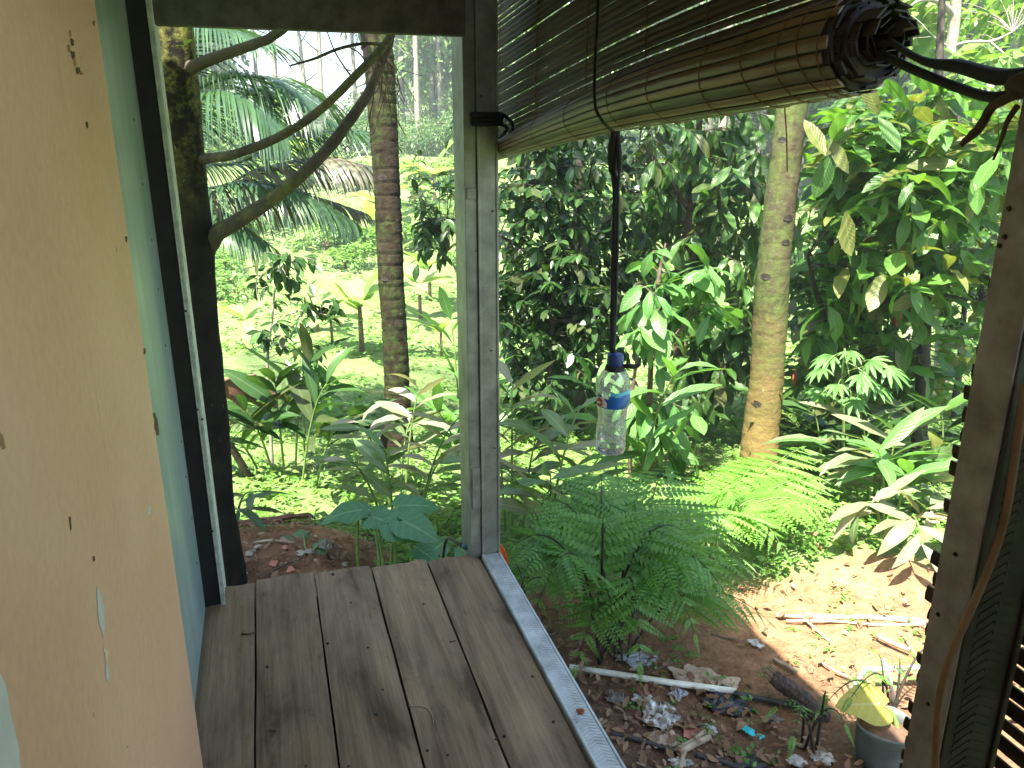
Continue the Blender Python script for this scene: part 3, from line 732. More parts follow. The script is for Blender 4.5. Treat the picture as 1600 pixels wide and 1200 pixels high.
for k in range(NSL):
    a0 = 2*math.pi*k/NSL; hw = math.pi/NSL*random.uniform(.72, .92)
    m = MB(); extra = random.uniform(-.012, .012); ph = random.uniform(0, 9)
    for i in range(NS):
        r = RD[i]*(1+.012*noise.noise(Vector((i*.35, k*3.1, 2))))
        dj = .05*noise.noise(Vector((i*.12, ph, 4)))*hw
        sh = tang[i]*extra if i in (0, NS-1) else Vector((0, 0, 0))
        for da, rr in ((-hw, r*.985), (-hw*.5, r*1.006), (0, r*1.012), (hw*.5, r*1.006), (hw, r*.985), (0, r*.96)):
            m.v.append(roll_pt(i, a0+da+dj, rr)+sh)
    for i in range(NS-1):
        for j in range(6): m.f.append((i*6+j, i*6+(j+1) % 6, (i+1)*6+(j+1) % 6, (i+1)*6+j))
    m.f.append(tuple(range(6))[::-1]); m.f.append(tuple((NS-1)*6+j for j in range(6)))
    o = m.build('slat', 'bamboo', blind, True)
    mo = o.modifiers.new('edge', 'EDGE_SPLIT'); mo.split_angle = math.radians(50)
# inner windings, telescoped out at the near end
core = MB(); t_end = tang[-1]; P_end = AX[-1]
for L_ in range(7):
    r = RD[-1]*(.90-.125*L_); nk = max(5, int(2*math.pi*r/.020)); push = .008+.007*L_
    for k in range(nk):
        a = 2*math.pi*k/nk+L_*.4; hw = math.pi/nk*.9
        e = push+random.uniform(-.012, .014)+(.022 if (math.cos(a) > .2 and L_ > 1) else 0)
        s0, s1 = NS-7, NS-1
        n = len(core.v)
        for ii, sft in ((s0, 0), (s1, e)):
            rr = RD[ii]*(.90-.125*L_)
            for da, q in ((-hw, 1), (hw, 1), (hw, .93), (-hw, .93)):
                core.v.append(roll_pt(ii, a+da, rr*q)+tang[ii]*sft)
        for j in range(4): core.f.append((n+j, n+(j+1) % 4, n+4+(j+1) % 4, n+4+j))
        core.f.append((n+4, n+5, n+6, n+7))
core.tube(AX, [r*.93 for r in RD], 20); core.tube([AX[-6], AX[-1]+t_end*.018], RD[-1]*.72, 16, wob=.1); core.tube([AX[-6], AX[-1]+t_end*.026], RD[-1]*.34, 14, wob=.2)  # near-black tubes added to put shade into seams and roll end
o = core.build('roll_core', 'nail_dark', blind); o['kind'] = 'stuff'
# binding threads round the roll
for fx in (.10, .20, .29, .37, .46, .55, .645, .74, .84, .90, .985):
    i = fx*(NS-1); i0 = int(i); fr = i-i0; i1 = min(i0+1, NS-1)
    pts = []
    jit = random.uniform(-.006, .006)
    for q in range(25):
        a = 2*math.pi*q/24; r0 = RD[i0]*(1-fr)+RD[i1]*fr
        p = roll_pt(i0, a, r0*1.02)*(1-fr)+roll_pt(i1, a, r0*1.02)*fr
        pts.append(p+tang[i0]*(jit+.010*math.sin(a+fx*40)+.002*math.sin(a*3)))
    MB().tube(pts, .0008, 5).build('binding_thread', 'thread_brown', blind)
# hanging, still unrolled part behind the roll
NH = 50; zt = 2.33
for k in range(NH):
    t = (k+.5)/NH
    m = MB(); n = 16; tilt = random.uniform(-.25, .25); wob = random.uniform(0, 50); lift = random.uniform(-.0016, .0016)
    for i in range(n):
        s = i/(n-1); j = s*(NS-1)
        j0 = int(j); p = AX[j0].lerp(AX[min(j0+1, NS-1)], j-j0); r = RD[j0]
        zlow = p.z+r*.55; z = zlow+(zt-zlow)*t + lift + .0018*noise.noise(Vector((s*3, wob, 1)))
        pitch = (zt-zlow)/NH; hw = pitch*(.475 if s > .35 else .475-.075*(.35-s)/.35)
        u = p.dot(U)*(1-t*.0)+0; w = .77+r*.75*(1-t)**2+.055*t
        c = uwz(u, w, z); up = (Z+W*tilt*.25).normalized()
        for a, b2 in ((-1, -.001), (0, -.0022), (1, -.001), (1, .001), (-1, .001)): m.v.append(c+up*(hw*a)+W*b2)
    for i in range(n-1):
        for j in range(5): m.f.append((i*5+j, i*5+(j+1) % 5, (i+1)*5+(j+1) % 5, (i+1)*5+j))
    m.f.append(tuple(range(5))[::-1]); m.f.append(tuple((n-1)*5+j for j in range(5)))
    m.build('slat', 'bamboo_backlit', blind)
for s in np.linspace(.04, .97, 10):
    j = s*(NS-1); j0 = int(j); p = AX[j0].lerp(AX[min(j0+1, NS-1)], j-j0); r = RD[j0]
    pts = [uwz(p.dot(U), .77+r*.75*(1-t)**2+.055*t-.004, p.z+r*.55+(zt-p.z-r*.55)*t) for t in np.linspace(0, 1, 8)]
    MB().tube(pts, .0011, 4).build('binding_thread', 'thread_brown', blind)
MB().ubox(.78, 2.76, .805, .845, 2.325, 2.362).build('head_rail', 'bark_brown', blind)

# black straps
st = thing('tie_strap', on_u(735, 185, POST_U), 'black cloth strap wound round the far post holding the blind', 'strap')
zc = on_u(745, 186, POST_U).z
for dz, ex in ((.0, .007), (.013, .0085), (-.013, .006)):
    lo = []
    for u, w in ((POST_U-ex-.004, .664-ex), (POST_U-ex-.004, .70), (POST_U-ex-.004, .738+ex), (POST_U+.04, .738+ex), (POST_U+.075, .70), (POST_U+.07, .663-ex), (POST_U+.02, .662-ex), (POST_U-ex-.004, .664-ex)):
        lo.append(uwz(u, w, zc+dz+random.uniform(-.002, .002)))
    MB().tube(lo, .0085, 8).build('winding', 'black_cord', st, True)
MB().tube(spline([uwz(POST_U-.005, .742, zc), on_w(790, 182, .76), on_w(800, 205, .765), AX[2]], 12), [.008]*4+[.006]*8, 7).build('tail', 'black_cord', st, True)
MB().tube(spline([uwz(POST_U-.005, .742, zc-.006), on_w(778, 193, .75), on_w(792, 203, .76), AX[1]+Z*.02], 12), .006, 7).build('tail', 'black_cord', st, True)
st2 = thing('tie_strap', on_w(1500, 115, .72), 'black strap stretched from the blind roll to the near right post', 'strap')
pA = AX[-1]+tang[-1]*.02
post_top = on_w(1606, 135, .712)
MB().tube(spline([pA+Z*.01, on_w(1440, 94, .745), on_w(1500, 104, .735), on_w(1560, 120, .722), post_top+Z*.012, uwz(.60, .72, post_top.z+.012)], 26), lerp_list([.004, .0045, .0075, .0085, .006, .006], 26), 8).build('strand', 'black_cord', st2, True)
MB().tube(spline([pA-Z*.012, on_w(1430, 110, .745), on_w(1500, 138, .735), on_w(1552, 152, .722), post_top-Z*.004], 22), .0055, 8).build('strand', 'black_cord', st2, True)
st3 = thing('tie_cloth', post_top, 'brown cloth strip knotted on the near right post, end hanging', 'cloth strip')
lo = []
for u, w in ((.57, .694), (.62, .692), (.635, .72), (.60, .80), (.572, .79), (.568, .72), (.57, .694)): lo.append(uwz(u, w, post_top.z+.002+random.uniform(-.004, .004)))
MB().tube(spline(lo, 24), .011, 8).build('knot', 'brown_cloth', st3, True)
MB().tube(spline([uwz(.58, .690, post_top.z), on_w(1560, 160, .695), on_w(1530, 200, .70), on_w(1502, 226, .70)], 14), lerp_list([.006, .0045, .005, .003], 14), 8, wob=.4).build('tail', 'brown_cloth', st3, True)
MB().tube(spline([on_w(1590, 165, .694), on_w(1574, 190, .694), on_w(1566, 215, .694), on_w(1552, 250, .694)], 12), lerp_list([.003, .0025, .002, .0012], 12), 6).build('tail', 'brown_cloth', st3, True)

# pull cord round the roll, hanging down to the bottle
cord = thing('hanging_cord', on_w(958, 400, .73), 'black cord looped under the blind roll with the bottle tied to it', 'cord')
MB().tube(spline([on_w(937, -160, .735), on_w(934, 0, .72), on_w(929, 110, .69), on_w(930, 165, .682), on_w(942, 190, .692), on_w(960, 207, .735)], 40), .0034, 8).build('loop', 'black_cord', cord, True)
MB().tube(spline([on_w(960, 205, .735), on_w(958, 260, .735), on_w(962, 300, .735), on_w(960, 420, .735), on_w(957, 556, .735)], 40), [.009+.004*math.sin(i/39*math.pi*3)**2 if i < 14 else .0072 for i in range(40)], 8, wob=.25).build('strand', 'black_cord', cord, True)
MB().tube(spline([on_w(964, 206, .74), on_w(968, 250, .74), on_w(966, 300, .738), on_w(964, 420, .738), on_w(959, 552, .738)], 40), [.006 if i < 14 else .0035 for i in range(40)], 7, wob=.3).build('strand', 'black_cord', cord, True)
tag(MB().tube(spline([on_w(1226, 168, .745), on_w(1229, 215, .745), on_w(1230, 268, .745)], 10), .0011, 5).build('loose_thread', 'thread_brown', blind), None)
MB().tube(spline([on_w(926, 250, .80), on_w(920, 280, .80), on_w(917, 285, .8)], 8), .002, 5).build('loose_end', 'black_cord', cord, True)

# ------------------------------------------------------------------ bottle
def pet_mat():
    m, nt, N, L, b = new_mat('pet_clear')
    tr = N.new('ShaderNodeBsdfTransparent'); tr.inputs[0].default_value = (.95, .98, .97, 1)
    gl = N.new('ShaderNodeBsdfGlossy'); gl.inputs['Roughness'].default_value = .08
    fr = N.new('ShaderNodeFresnel'); fr.inputs[0].default_value = 1.5
    tc = N.new('ShaderNodeTexCoord'); n1 = noise_n(N, L, 160, 3, .6, tc.outputs['Object'])
    df = N.new('ShaderNodeBsdfTranslucent'); df.inputs[0].default_value = (.85, .88, .86, 1)
    d2 = N.new('ShaderNodeBsdfDiffuse'); d2.inputs[0].default_value = (.8, .84, .82, 1)
    dm = N.new('ShaderNodeMixShader'); dm.inputs[0].default_value = .5; L.new(df.outputs[0], dm.inputs[1]); L.new(d2.outputs[0], dm.inputs[2])
    k = ramp(N, [(.35, (.05, .05, .05)), (.62, (.34, .34, .34))]); L.new(n1, k.inputs[0])
    m1 = N.new('ShaderNodeMixShader'); L.new(k.outputs[0], m1.inputs[0]); L.new(tr.outputs[0], m1.inputs[1]); L.new(dm.outputs[0], m1.inputs[2])
    m2 = N.new('ShaderNodeMixShader'); L.new(math_n(N, L, 'MULTIPLY_ADD', fr.outputs[0], .8, .03, True), m2.inputs[0]); L.new(m1.outputs[0], m2.inputs[1]); L.new(gl.outputs[0], m2.inputs[2])
    bp = N.new('ShaderNodeBump'); bp.inputs['Strength'].default_value = .25; bp.inputs['Distance'].default_value = .002; L.new(n1, bp.inputs['Height']); L.new(bp.outputs[0], gl.inputs['Normal'])
    L.new(m2.outputs[0], N['Material Output'].inputs[0])
    m, nt, N, L, b = new_mat('water')
    b.inputs['Base Color'].default_value = (.93, .98, 1, 1); b.inputs['Roughness'].default_value = .0; b.inputs['Transmission Weight'].default_value = 1; b.inputs['IOR'].default_value = 1.33
pet_mat()
top = on_w(962, 553, .735); bot = on_w(953, 706, .735)
HB = (top-bot).length
bt = thing('water_bottle', bot, 'clear plastic bottle with dark blue cap hanging from the black cord', 'bottle')
axb = (top-bot).normalized()
a1 = axb.cross(Vector((0, 1, 0))).normalized(); a2 = axb.cross(a1)
def lathe(prof, n=32, closed=False):
    m = MB()
    for t, r in prof:
        for k in range(n):
            a = 2*math.pi*k/n; m.v.append(bot+axb*(t*HB)+a1*(r*math.cos(a))+a2*(r*math.sin(a)))
    for i in range(len(prof)-1):
        for k in range(n): m.f.append((i*n+k, i*n+(k+1) % n, (i+1)*n+(k+1) % n, (i+1)*n+k))
    m.f.append(tuple(range(n))[::-1])
    if closed: m.f.append(tuple((len(prof)-1)*n+k for k in range(n)))
    return m
R_ = .0345
prof = [(.0, .022), (.012, .029), (.04, .032), (.10, .0325), (.14, .0318), (.155, .0325), (.22, .0325), (.28, .0315), (.36, .0298), (.42, .0305), (.475, .0325), (.485, .0335), (.50, .034), (.62, .0345), (.70, .0345), (.755, .033), (.80, .029), (.845, .0215), (.87, .0160), (.89, .0148)]
prof = [(t, r*1.10) for t, r in prof]
lathe(prof).build('body', 'pet_clear', bt, True)
lathe([(.012, .020), (.02, .0275), (.05, .0305), (.10, .0308), (.135, .0302), (.1355, .004)], closed=True).build('water', 'water', bt, True)
cp = lathe([(.895, .0185), (.90, .0192), (.99, .0185), (1.0, .0165)], closed=True); cp.build('cap', 'cap_blue', bt, True)
lathe([(.845, .0225), (.855, .0232), (.89, .0205), (.895, .0188)], closed=True).build('neck_strap', 'black_cord', bt, True)
MB().tube(spline([bot+axb*(.88*HB)+a1*-.018, bot+axb*(.895*HB)+Vector((.028, -.01, 0)), bot+axb*(.885*HB)+Vector((.045, -.008, 0)), bot+axb*(.90*HB)+Vector((.056, -.005, .002))], 10), lerp_list([.005, .006, .006, .004], 10), 6).build('strap_tail', 'black_cord', bt, True)
for nm, c in (('label_blue', (.012, .10, .42)), ('label_deep', (.012, .04, .2)), ('label_sky', (.10, .42, .62)), ('label_red', (.55, .03, .03)), ('label_white', (.75, .77, .78)), ('label_green', (.03, .25, .22))):
    m_, nt, N, L, b = new_mat(nm); b.inputs['Base Color'].default_value = (*c, 1); b.inputs['Roughness'].default_value = .35
vc = (EYE-bot); vc = (vc-axb*vc.dot(axb)).normalized(); vr = vc.cross(axb) * -1   # towards the camera, and picture-right
if vr.x < 0: vr = -vr
def rad_at(t): return float(np.interp(t, [p[0] for p in prof], [p[1] for p in prof]))
def lab(poly, mat, lift, name='label_print'):
    # poly: list of (angle deg, t); fan over a fine grid clipped by polygon
    m = MB(); idx = {}
    A = np.array(poly); n = 22
    a0, b0 = A.min(0); a1_, b1 = A.max(0)
    def inside(x, y):
        c = False
        for i in range(len(poly)):
            x1, y1 = poly[i]; x2, y2 = poly[i-1]
            if (y1 > y) != (y2 > y) and x < (x2-x1)*(y-y1)/(y2-y1)+x1: c = not c
        return c
    def vid(i, j):
        if (i, j) not in idx:
            an = math.radians(a0+(a1_-a0)*i/n); t = b0+(b1-b0)*j/n; r = rad_at(t)+lift
            idx[(i, j)] = len(m.v); m.v.append(bot+axb*(t*HB)+vc*(r*math.cos(an))+vr*(r*math.sin(an)))
        return idx[(i, j)]
    for i in range(n):
        for j in range(n):
            if inside(a0+(a1_-a0)*(i+.5)/n, b0+(b1-b0)*(j+.5)/n): m.f.append((vid(i, j), vid(i+1, j), vid(i+1, j+1), vid(i, j+1)))
    return m.build(name, mat, bt, True)
lab([(-80, .50), (160, .50), (160, .615), (110, .64), (80, .625), (50, .645), (20, .615), (-5, .635), (-20, .60), (-80, .60)], 'label_blue', .0006)
lab([(-10, .60), (20, .61), (50, .64), (85, .62), (150, .61), (150, .655), (60, .68), (10, .66), (-10, .68)], 'label_sky', .0004)
lab([(0, .505), (30, .52), (60, .575), (80, .59), (110, .55), (140, .505)], 'label_deep', .0010)
lab([(45, .505), (75, .555), (100, .53), (130, .505)], 'label_green', .0014)
lab([(-75, .508), (-20, .508), (-20, .56), (-38, .615), (-52, .62), (-75, .58)], 'label_white', .0010)
lab([(-72, .515), (-44, .512), (-36, .535), (-38, .575), (-50, .60), (-72, .56)], 'label_red', .0014)
lab([(-70, .60), (-52, .64), (-38, .615), (-50, .60)], 'label_blue', .0014)
lab([(-66, .545), (-48, .56), (-40, .55), (-42, .54), (-66, .53)], 'label_white', .0018)

# ------------------------------------------------------------------ second blind beyond the near right post
b2 = thing('bamboo_blind', uwz(-.1, .81, .0), 'dark bamboo blind hanging down outside the near right post', 'blind')
z = 1.33; k = 0
while z > -.06:
    u1 = .7255+random.uniform(-.008, .008); hwz = random.uniform(.0085, .0105); tl = random.uniform(-.4, .4)
    m = MB(); n = 9; ph = random.uniform(0, 90)
    for i in range(n):
        s = i/(n-1); u = -.95+(u1+.95)*s
        zz = z+.0025*noise.noise(Vector((s*4, ph, 2)))
        up = (Z+W*tl*.5).normalized(); c = uwz(u, .812+.003*math.sin(k*.7), zz)
        for a, b_ in ((-1, -.0015), (0, -.003), (1, -.0015), (1, .0015), (-1, .0015)): m.v.append(c+up*(hwz*a)+W*b_)
    for i in range(n-1):
        for j in range(5): m.f.append((i*5+j, i*5+(j+1) % 5, (i+1)*5+(j+1) % 5, (i+1)*5+j))
    m.f.append(tuple(range(5))[::-1]); m.f.append(tuple((n-1)*5+j for j in range(5)))
    m.build('slat', 'bamboo_backlit', b2)
    z -= .0265+random.uniform(-.002, .002); k += 1
for u in (-.6, -.2, .2, .50, .66):
    MB().tube([uwz(u, .8075, 1.345), uwz(u, .8075, .6), uwz(u, .8075, -.06)], .0012, 4).build('binding_thread', 'thread_brown', b2)
MB().ubox(-.95, .70, .802, .824, 1.347, 1.375).build('head_rail', 'bark_brown', b2)
for u in (-.7, .60): MB().tube([uwz(u, .815, 1.36), uwz(u, .815, 2.40)], .002, 5).build('hanging_cord', 'black_cord', b2)

# things at the floor corner
q = on_u(790, 882, 2.62)
dz = MB(); cen = q+Vector((-.045, .05, -.02)); nv = Vector((.75, -.55, .35)).normalized(); e1 = nv.cross(Z).normalized(); e2 = nv.cross(e1)
rc = thing('bucket_lid', cen, 'orange plastic lid edge showing behind the post foot', 'lid')
pts = [cen+e1*(.075*math.cos(a))+e2*(.075*math.sin(a)) for a in np.linspace(0, 2*math.pi, 33)]
MB().tube(pts, .007, 8, cap=False).build('rim', 'plastic_orange', rc, True)
m = MB(); m.v = [cen+e1*(.073*math.cos(a))+e2*(.073*math.sin(a)) for a in np.linspace(0, 2*math.pi, 33)[:-1]]; m.v += [v-nv*.004 for v in m.v[:32]]
m.f = [tuple(range(32)), tuple(range(32, 64))[::-1]]; m.build('disc', 'plastic_orange', rc)
hs = thing('hose_connector', on_u(737, 858, 2.60), 'small dark green hose connector with black hose at the post foot', 'hose fitting')
c0 = on_u(722, 859, 2.625)+Z*.006; c1 = on_u(742, 858, 2.60)+Z*.006
c0.z = max(c0.z, .012); c1.z = max(c1.z, .012)
MB().tube([c0, c0.lerp(c1, .2), c0.lerp(c1, .75), c1], [.008, .012, .013, .009], 10).build('fitting', 'plastic_teal', hs, True)
MB().tube(spline([c0, c0+Vector((-.03, .03, .004)), c0+Vector((-.07, .10, -.03)), c0+Vector((-.10, .2, -.25)), foot(c0+Vector((-.12, .3, 0)))], 16), .0055, 8).build('hose', 'pipe_black', hs, True)
# scraps on the boards
def on_floor(x, y, h=.003):
    d = ray(x, y); return EYE+d*((h-CAM_H)/d.z)
tg = lambda pts, r, lbl, nm='twig', mt='shell_brown': tag(MB().tube(spline([on_floor(*p, h=r+.0015) for p in pts], 10), r, 6, wob=.4).build(nm, mt, None, True), lbl, nm.replace('_', ' '))
tg([(378, 990), (388, 991), (399, 988)], .003, 'short dark twig lying on the leftmost floor board')
tg([(638, 1104), (655, 1103), (670, 1108), (676, 1120), (677, 1131)], .0014, 'thin pale curled stem lying on the middle floor board', 'dry_stem', 'stick_pale')
tg([(702, 1003), (712, 1001)], .0022, 'tiny dark twig by the gap of the right floor boards')
tg([(420, 1141), (432, 1143), (424, 1150)], .0022, 'dark crumb of bark on the lower left floor board', 'bark_crumb')

# ------------------------------------------------------------------ trees
def ring_trunk(name, label, pts, rad, mat, ring=.10, n=22, seed=1, notches=(), cat='palm tree', root_flare=.0, ringy=1.0):
    root = thing(name, pts[0], label, cat)
    L_ = sum((Vector(pts[i+1])-Vector(pts[i])).length for i in range(len(pts)-1)); m_ = int(L_/.014)
    P = spline(pts, m_); R = lerp_list(rad, m_); mb = MB(); acc = 0; nxt = ring; rings = []
    rs = random.Random(seed); prof = []
    pos = 0
    while pos < L_:
        step = ring*rs.uniform(.6, 1.35); rings.append((pos, step, rs.uniform(-.3, .3))); pos += step
    s = 0.0
    for i, p in enumerate(P):
        if i: s += (P[i]-P[i-1]).length
        t = (P[min(i+1, m_-1)]-P[max(i-1, 0)]).normalized(); a = t.cross(Vector((0, 1, 0))).normalized(); b = t.cross(a)
        for k in range(n):
            an = 2*math.pi*k/n
            sl = s+.012*math.sin(an+seed)+.01*noise.noise(Vector((math.cos(an)*1.5, math.sin(an)*1.5, s*3)))
            r = R[i]
            for (pp, st, _) in rings:
                if pp <= sl < pp+st:
                    f = (sl-pp)/st; r *= 1+(.026*(1-f)-.05*(1 if f > .90 else 0))*ringy; break
            r *= 1+.06*noise.noise(Vector((math.cos(an)*2.2, math.sin(an)*2.2, s*5+seed*9)))+.03*noise.noise(Vector((math.cos(an)*7, math.sin(an)*7, s*16+seed)))
            r *= 1+root_flare*math.exp(-s*4)
            mb.v.append(p+a*(r*math.cos(an))+b*(r*math.sin(an)))
    for i in range(m_-1):
        for k in range(n): mb.f.append((i*n+k, i*n+(k+1) % n, (i+1)*n+(k+1) % n, (i+1)*n+k))
    mb.build('trunk', mat, root, True)
    for (px, py, sz) in notches:     # dark leaf-scar hollows
        d = ray(px, py).normalized()
        best = min(range(m_), key=lambda i: (P[i]-EYE-d*((P[i]-EYE).dot(d))).length)
        c = EYE+d*((P[best]-EYE).length)
        tc = (c-P[best]); tc = tc-d*tc.dot(d); rr = R[best]; x = min(tc.length/rr, .9)
        c = P[best]+tc-d*(rr*math.sqrt(1-x*x)*1.0)
        nrm = (c-P[best]).normalized(); h = nrm.cross(Z).normalized()
        q = MB(); q.v.append(c+nrm*.004)
        for k in range(12):
            a = k/12*6.283; q.v.append(c+h*(sz*math.cos(a))*1.0+Z*(sz*.62*math.sin(a))*(1.25 if math.sin(a) > 0 else .55)+nrm*(.006-.25*sz*abs(math.cos(a))))
        for k in range(12): q.f.append((0, 1+k, 1+(k+1) % 12))
        q.build('leaf_scar', 'nail_dark', root)
    return root, P, R
crown_list = []

# mossy tree just behind the left post, three bare limbs
tb = foot(at(345, 915, 3.25))
pt = [tb-Z*.15, at(332, 800, 3.25), at(316, 600, 3.27), at(300, 420, 3.28), at(284, 240, 3.3), at(268, 60, 3.32), at(240, -250, 3.35), at(220, -600, 3.4)]
mtree = thing('mossy_tree', tb, 'mossy dark tree trunk with bare curving limbs behind the left post', 'tree')
mb = MB(); PP = spline(pt, 150); RR = lerp_list([.125, .098, .090, .090, .088, .085, .08, .07], 150)
n = 26
for i, p in enumerate(PP):
    t = (PP[min(i+1, 149)]-PP[max(i-1, 0)]).normalized(); a = t.cross(Vector((0, 1, 0))).normalized(); b = t.cross(a)
    for k in range(n):
        an = 2*math.pi*k/n; r = RR[i]*(1+.10*noise.noise(Vector((math.cos(an)*1.4, math.sin(an)*1.4, p.z*2.2)))+.05*noise.noise(Vector((math.cos(an)*5, math.sin(an)*5, p.z*9))))
        mb.v.append(p+a*(r*math.cos(an))+b*(r*math.sin(an)))
for i in range(149):
    for k in range(n): mb.f.append((i*n+k, i*n+(k+1) % n, (i+1)*n+(k+1) % n, (i+1)*n+k))
mb.build('trunk', 'bark_mossy', mtree, True)
def limb(pts, rad, mat='bark_limb', parent=mtree, n=40, name='limb'):
    P = spline(pts, n); R = lerp_list(rad, n); b = MB(); b.tube(P, R, 12, wob=.16); return b.build(name, mat, parent, True)
limb([at(290, 450, 3.36), at(312, 398, 3.33), at(338, 366, 3.29), at(372, 345, 3.25), at(440, 300, 3.25), at(505, 240, 3.3), at(545, 190, 3.35), at(578, 140, 3.4), at(603, 78, 3.42), at(612, 50, 3.42), at(622, -40, 3.45), at(660, -200, 3.5)], [.075, .055, .036, .030, .026, .024, .022, .020, .018, .017, .016, .015])
limb([at(278, 262, 3.36), at(302, 251, 3.31), at(330, 247, 3.25), at(370, 240, 3.2), at(440, 212, 3.2), at(500, 172, 3.2), at(548, 126, 3.22), at(585, 88, 3.24), at(608, 60, 3.25), at(640, 0, 3.25), at(690, -90, 3.25)], [.034, .024, .019, .018, .017, .0165, .016, .016, .015, .012, .01])
limb([at(268, 128, 3.36), at(290, 110, 3.3), at(312, 100, 3.24), at(345, 87, 3.2), at(400, 68, 3.15), at(436, 50, 3.1), at(520, -20, 3.0)], [.036, .028, .022, .020, .018, .016, .01])
limb([at(452, 103, 3.12), at(490, 92, 3.12), at(530, 76, 3.14), at(570, 68, 3.16), at(604, 72, 3.2)], [.003, .005, .006, .006, .005], name='twig')
limb([at(552, 124, 3.22), at(535, 100, 3.2), at(522, 78, 3.18), at(512, 52, 3.16)], [.004, .003, .003, .002], name='twig')
limb([at(575, 100, 3.23), at(560, 82, 3.2), at(545, 74, 3.2)], [.003, .003, .002], name='twig')
rt = MB()
for i in range(26):
    x0 = random.uniform(575, 612); y0 = random.uniform(60, 110)
    a = at(x0, y0, 3.26); rt.tube(spline([a, a+Vector((random.uniform(-.05, .05), .01, random.uniform(-.12, -.03))), a+Vector((random.uniform(-.10, .12), .02, random.uniform(-.3, -.12)))], 7), .0013, 4)
o = rt.build('aerial_roots', 'bark_brown', mtree); o['kind'] = 'stuff'
# little leaf on the trunk
put_leaves(mtree, 'small', 'leaf_light_tree', [(0, frame(at(288, 72, 3.18), Vector((.4, -.3, .3)), Z, .06)), (1, frame(at(288, 74, 3.18), Vector((-.2, -.6, .2)), Z, .05))])

def frond(root, path, n_leaf, ll, mat, droop=.8, name='frond', flat=0.0, rr=.014, side_bias=0.0):
    P = spline(path, 30); mb = MB(); mb.tube(P, lerp_list([rr, rr*.8, rr*.5, rr*.2], 30), 5)
    V = [tuple(v) for v in mb.v]; Fq = [f for f in mb.f if len(f) == 4]
    for i in range(n_leaf):
        s = .10+.89*(i/(n_leaf-1)); j = s*29; j0 = min(int(j), 28); p = P[j0].lerp(P[j0+1], j-j0); t = (P[j0+1]-P[j0]).normalized()
        side = t.cross(Z); side.normalize()
        env = math.sin(math.pi*(.16+.80*s))**.7
        for sg in (-1, 1):
            L_ = ll*env*random.uniform(.85, 1.1)
            d = (side*sg*(1-side_bias)+t*(.55+.6*s)+Z*.25).normalized()
            up = Z; q = p.copy(); wd = .025*random.uniform(.8, 1.15); k = 5
            base = len(V); dr = droop*random.uniform(.75, 1.25)
            wv = t.cross(d).normalized().cross(d).normalized()
            for a in range(k+1):
                f = a/k; w = wd*(1-f)**.6*(1 if a else .5)*.5+.001
                wx = (t - d*t.dot(d)); wx = wx.normalized() if wx.length > .01 else side
                V.append(tuple(q+wx*w)); V.append(tuple(q-wx*w))
                d = (d+Vector((0, 0, -dr*.42*(.3+f)))).normalized(); q = q+d*(L_/k)
            for a in range(k): Fq.append((base+2*a, base+2*a+1, base+2*a+3, base+2*a+2))
    off = wloc(root); me = np_mesh(name, np.array(V)-np.array(off), np.array(Fq)); me.materials.append(MAT[mat])
    o = bpy.data.objects.new(name, me); COL.objects.link(o); o.parent = root; return o
def palm_crown(root, top, r, n, seed):
    rs = random.Random(seed)
    for k in range(n):
        a = k*2.399+rs.uniform(-.2, .2); up = rs.uniform(-.1, .75); dv = Vector((math.cos(a), math.sin(a), 0))
        frond(root, [top, top+dv*r*.35+Z*(r*.25*up+.15), top+dv*r*.75+Z*(r*.25*up+.05), top+dv*r+Z*(r*.2*up-.35)], 26, .55, 'leaf_palm', .8)
# slender palm trunk in the middle of the left opening
fb = foot(at(616, 690, 5.6))
r_, P_, _ = ring_trunk('palm_tree', 'slender brown ringed palm trunk in the middle of the far opening', [fb-Z*.2, at(620, 600, 5.6), at(611, 430, 5.62), at(604, 280, 5.65), at(594, 120, 5.7), at(586, 20, 5.75), at(572, -260, 5.85), at(560, -700, 6.0)], [.135, .092, .090, .091, .100, .105, .10, .09], 'bark_palm', .075, notches=((597, 278, .035), (622, 358, .032), (601, 437, .030), (623, 505, .038)), seed=3, root_flare=.25)
palm_crown(r_, P_[-1], 2.3, 15, 3)
# thick lichen-covered palm trunk on the right
fb2 = foot(at(1188, 705, 5.0))
r_, P_, _ = ring_trunk('palm_tree', 'thick palm trunk with orange lichen at its foot, right of the bottle', [fb2-Z*.2, at(1190, 670, 5.0), at(1200, 560, 5.0), at(1207, 440, 5.02), at(1219, 320, 5.05), at(1236, 180, 5.1), at(1252, 60, 5.15), at(1275, -200, 5.2), at(1300, -560, 5.3)], [.140, .115, .108, .104, .098, .092, .089, .086, .08], 'bark_palm_lichen', .085, notches=((1182, 633, .04), (1232, 342, .036), (1196, 434, .036), (1228, 380, .03), (1222, 220, .03)), seed=9, root_flare=.12, ringy=.3)
palm_crown(r_, P_[-1], 2.0, 14, 8)

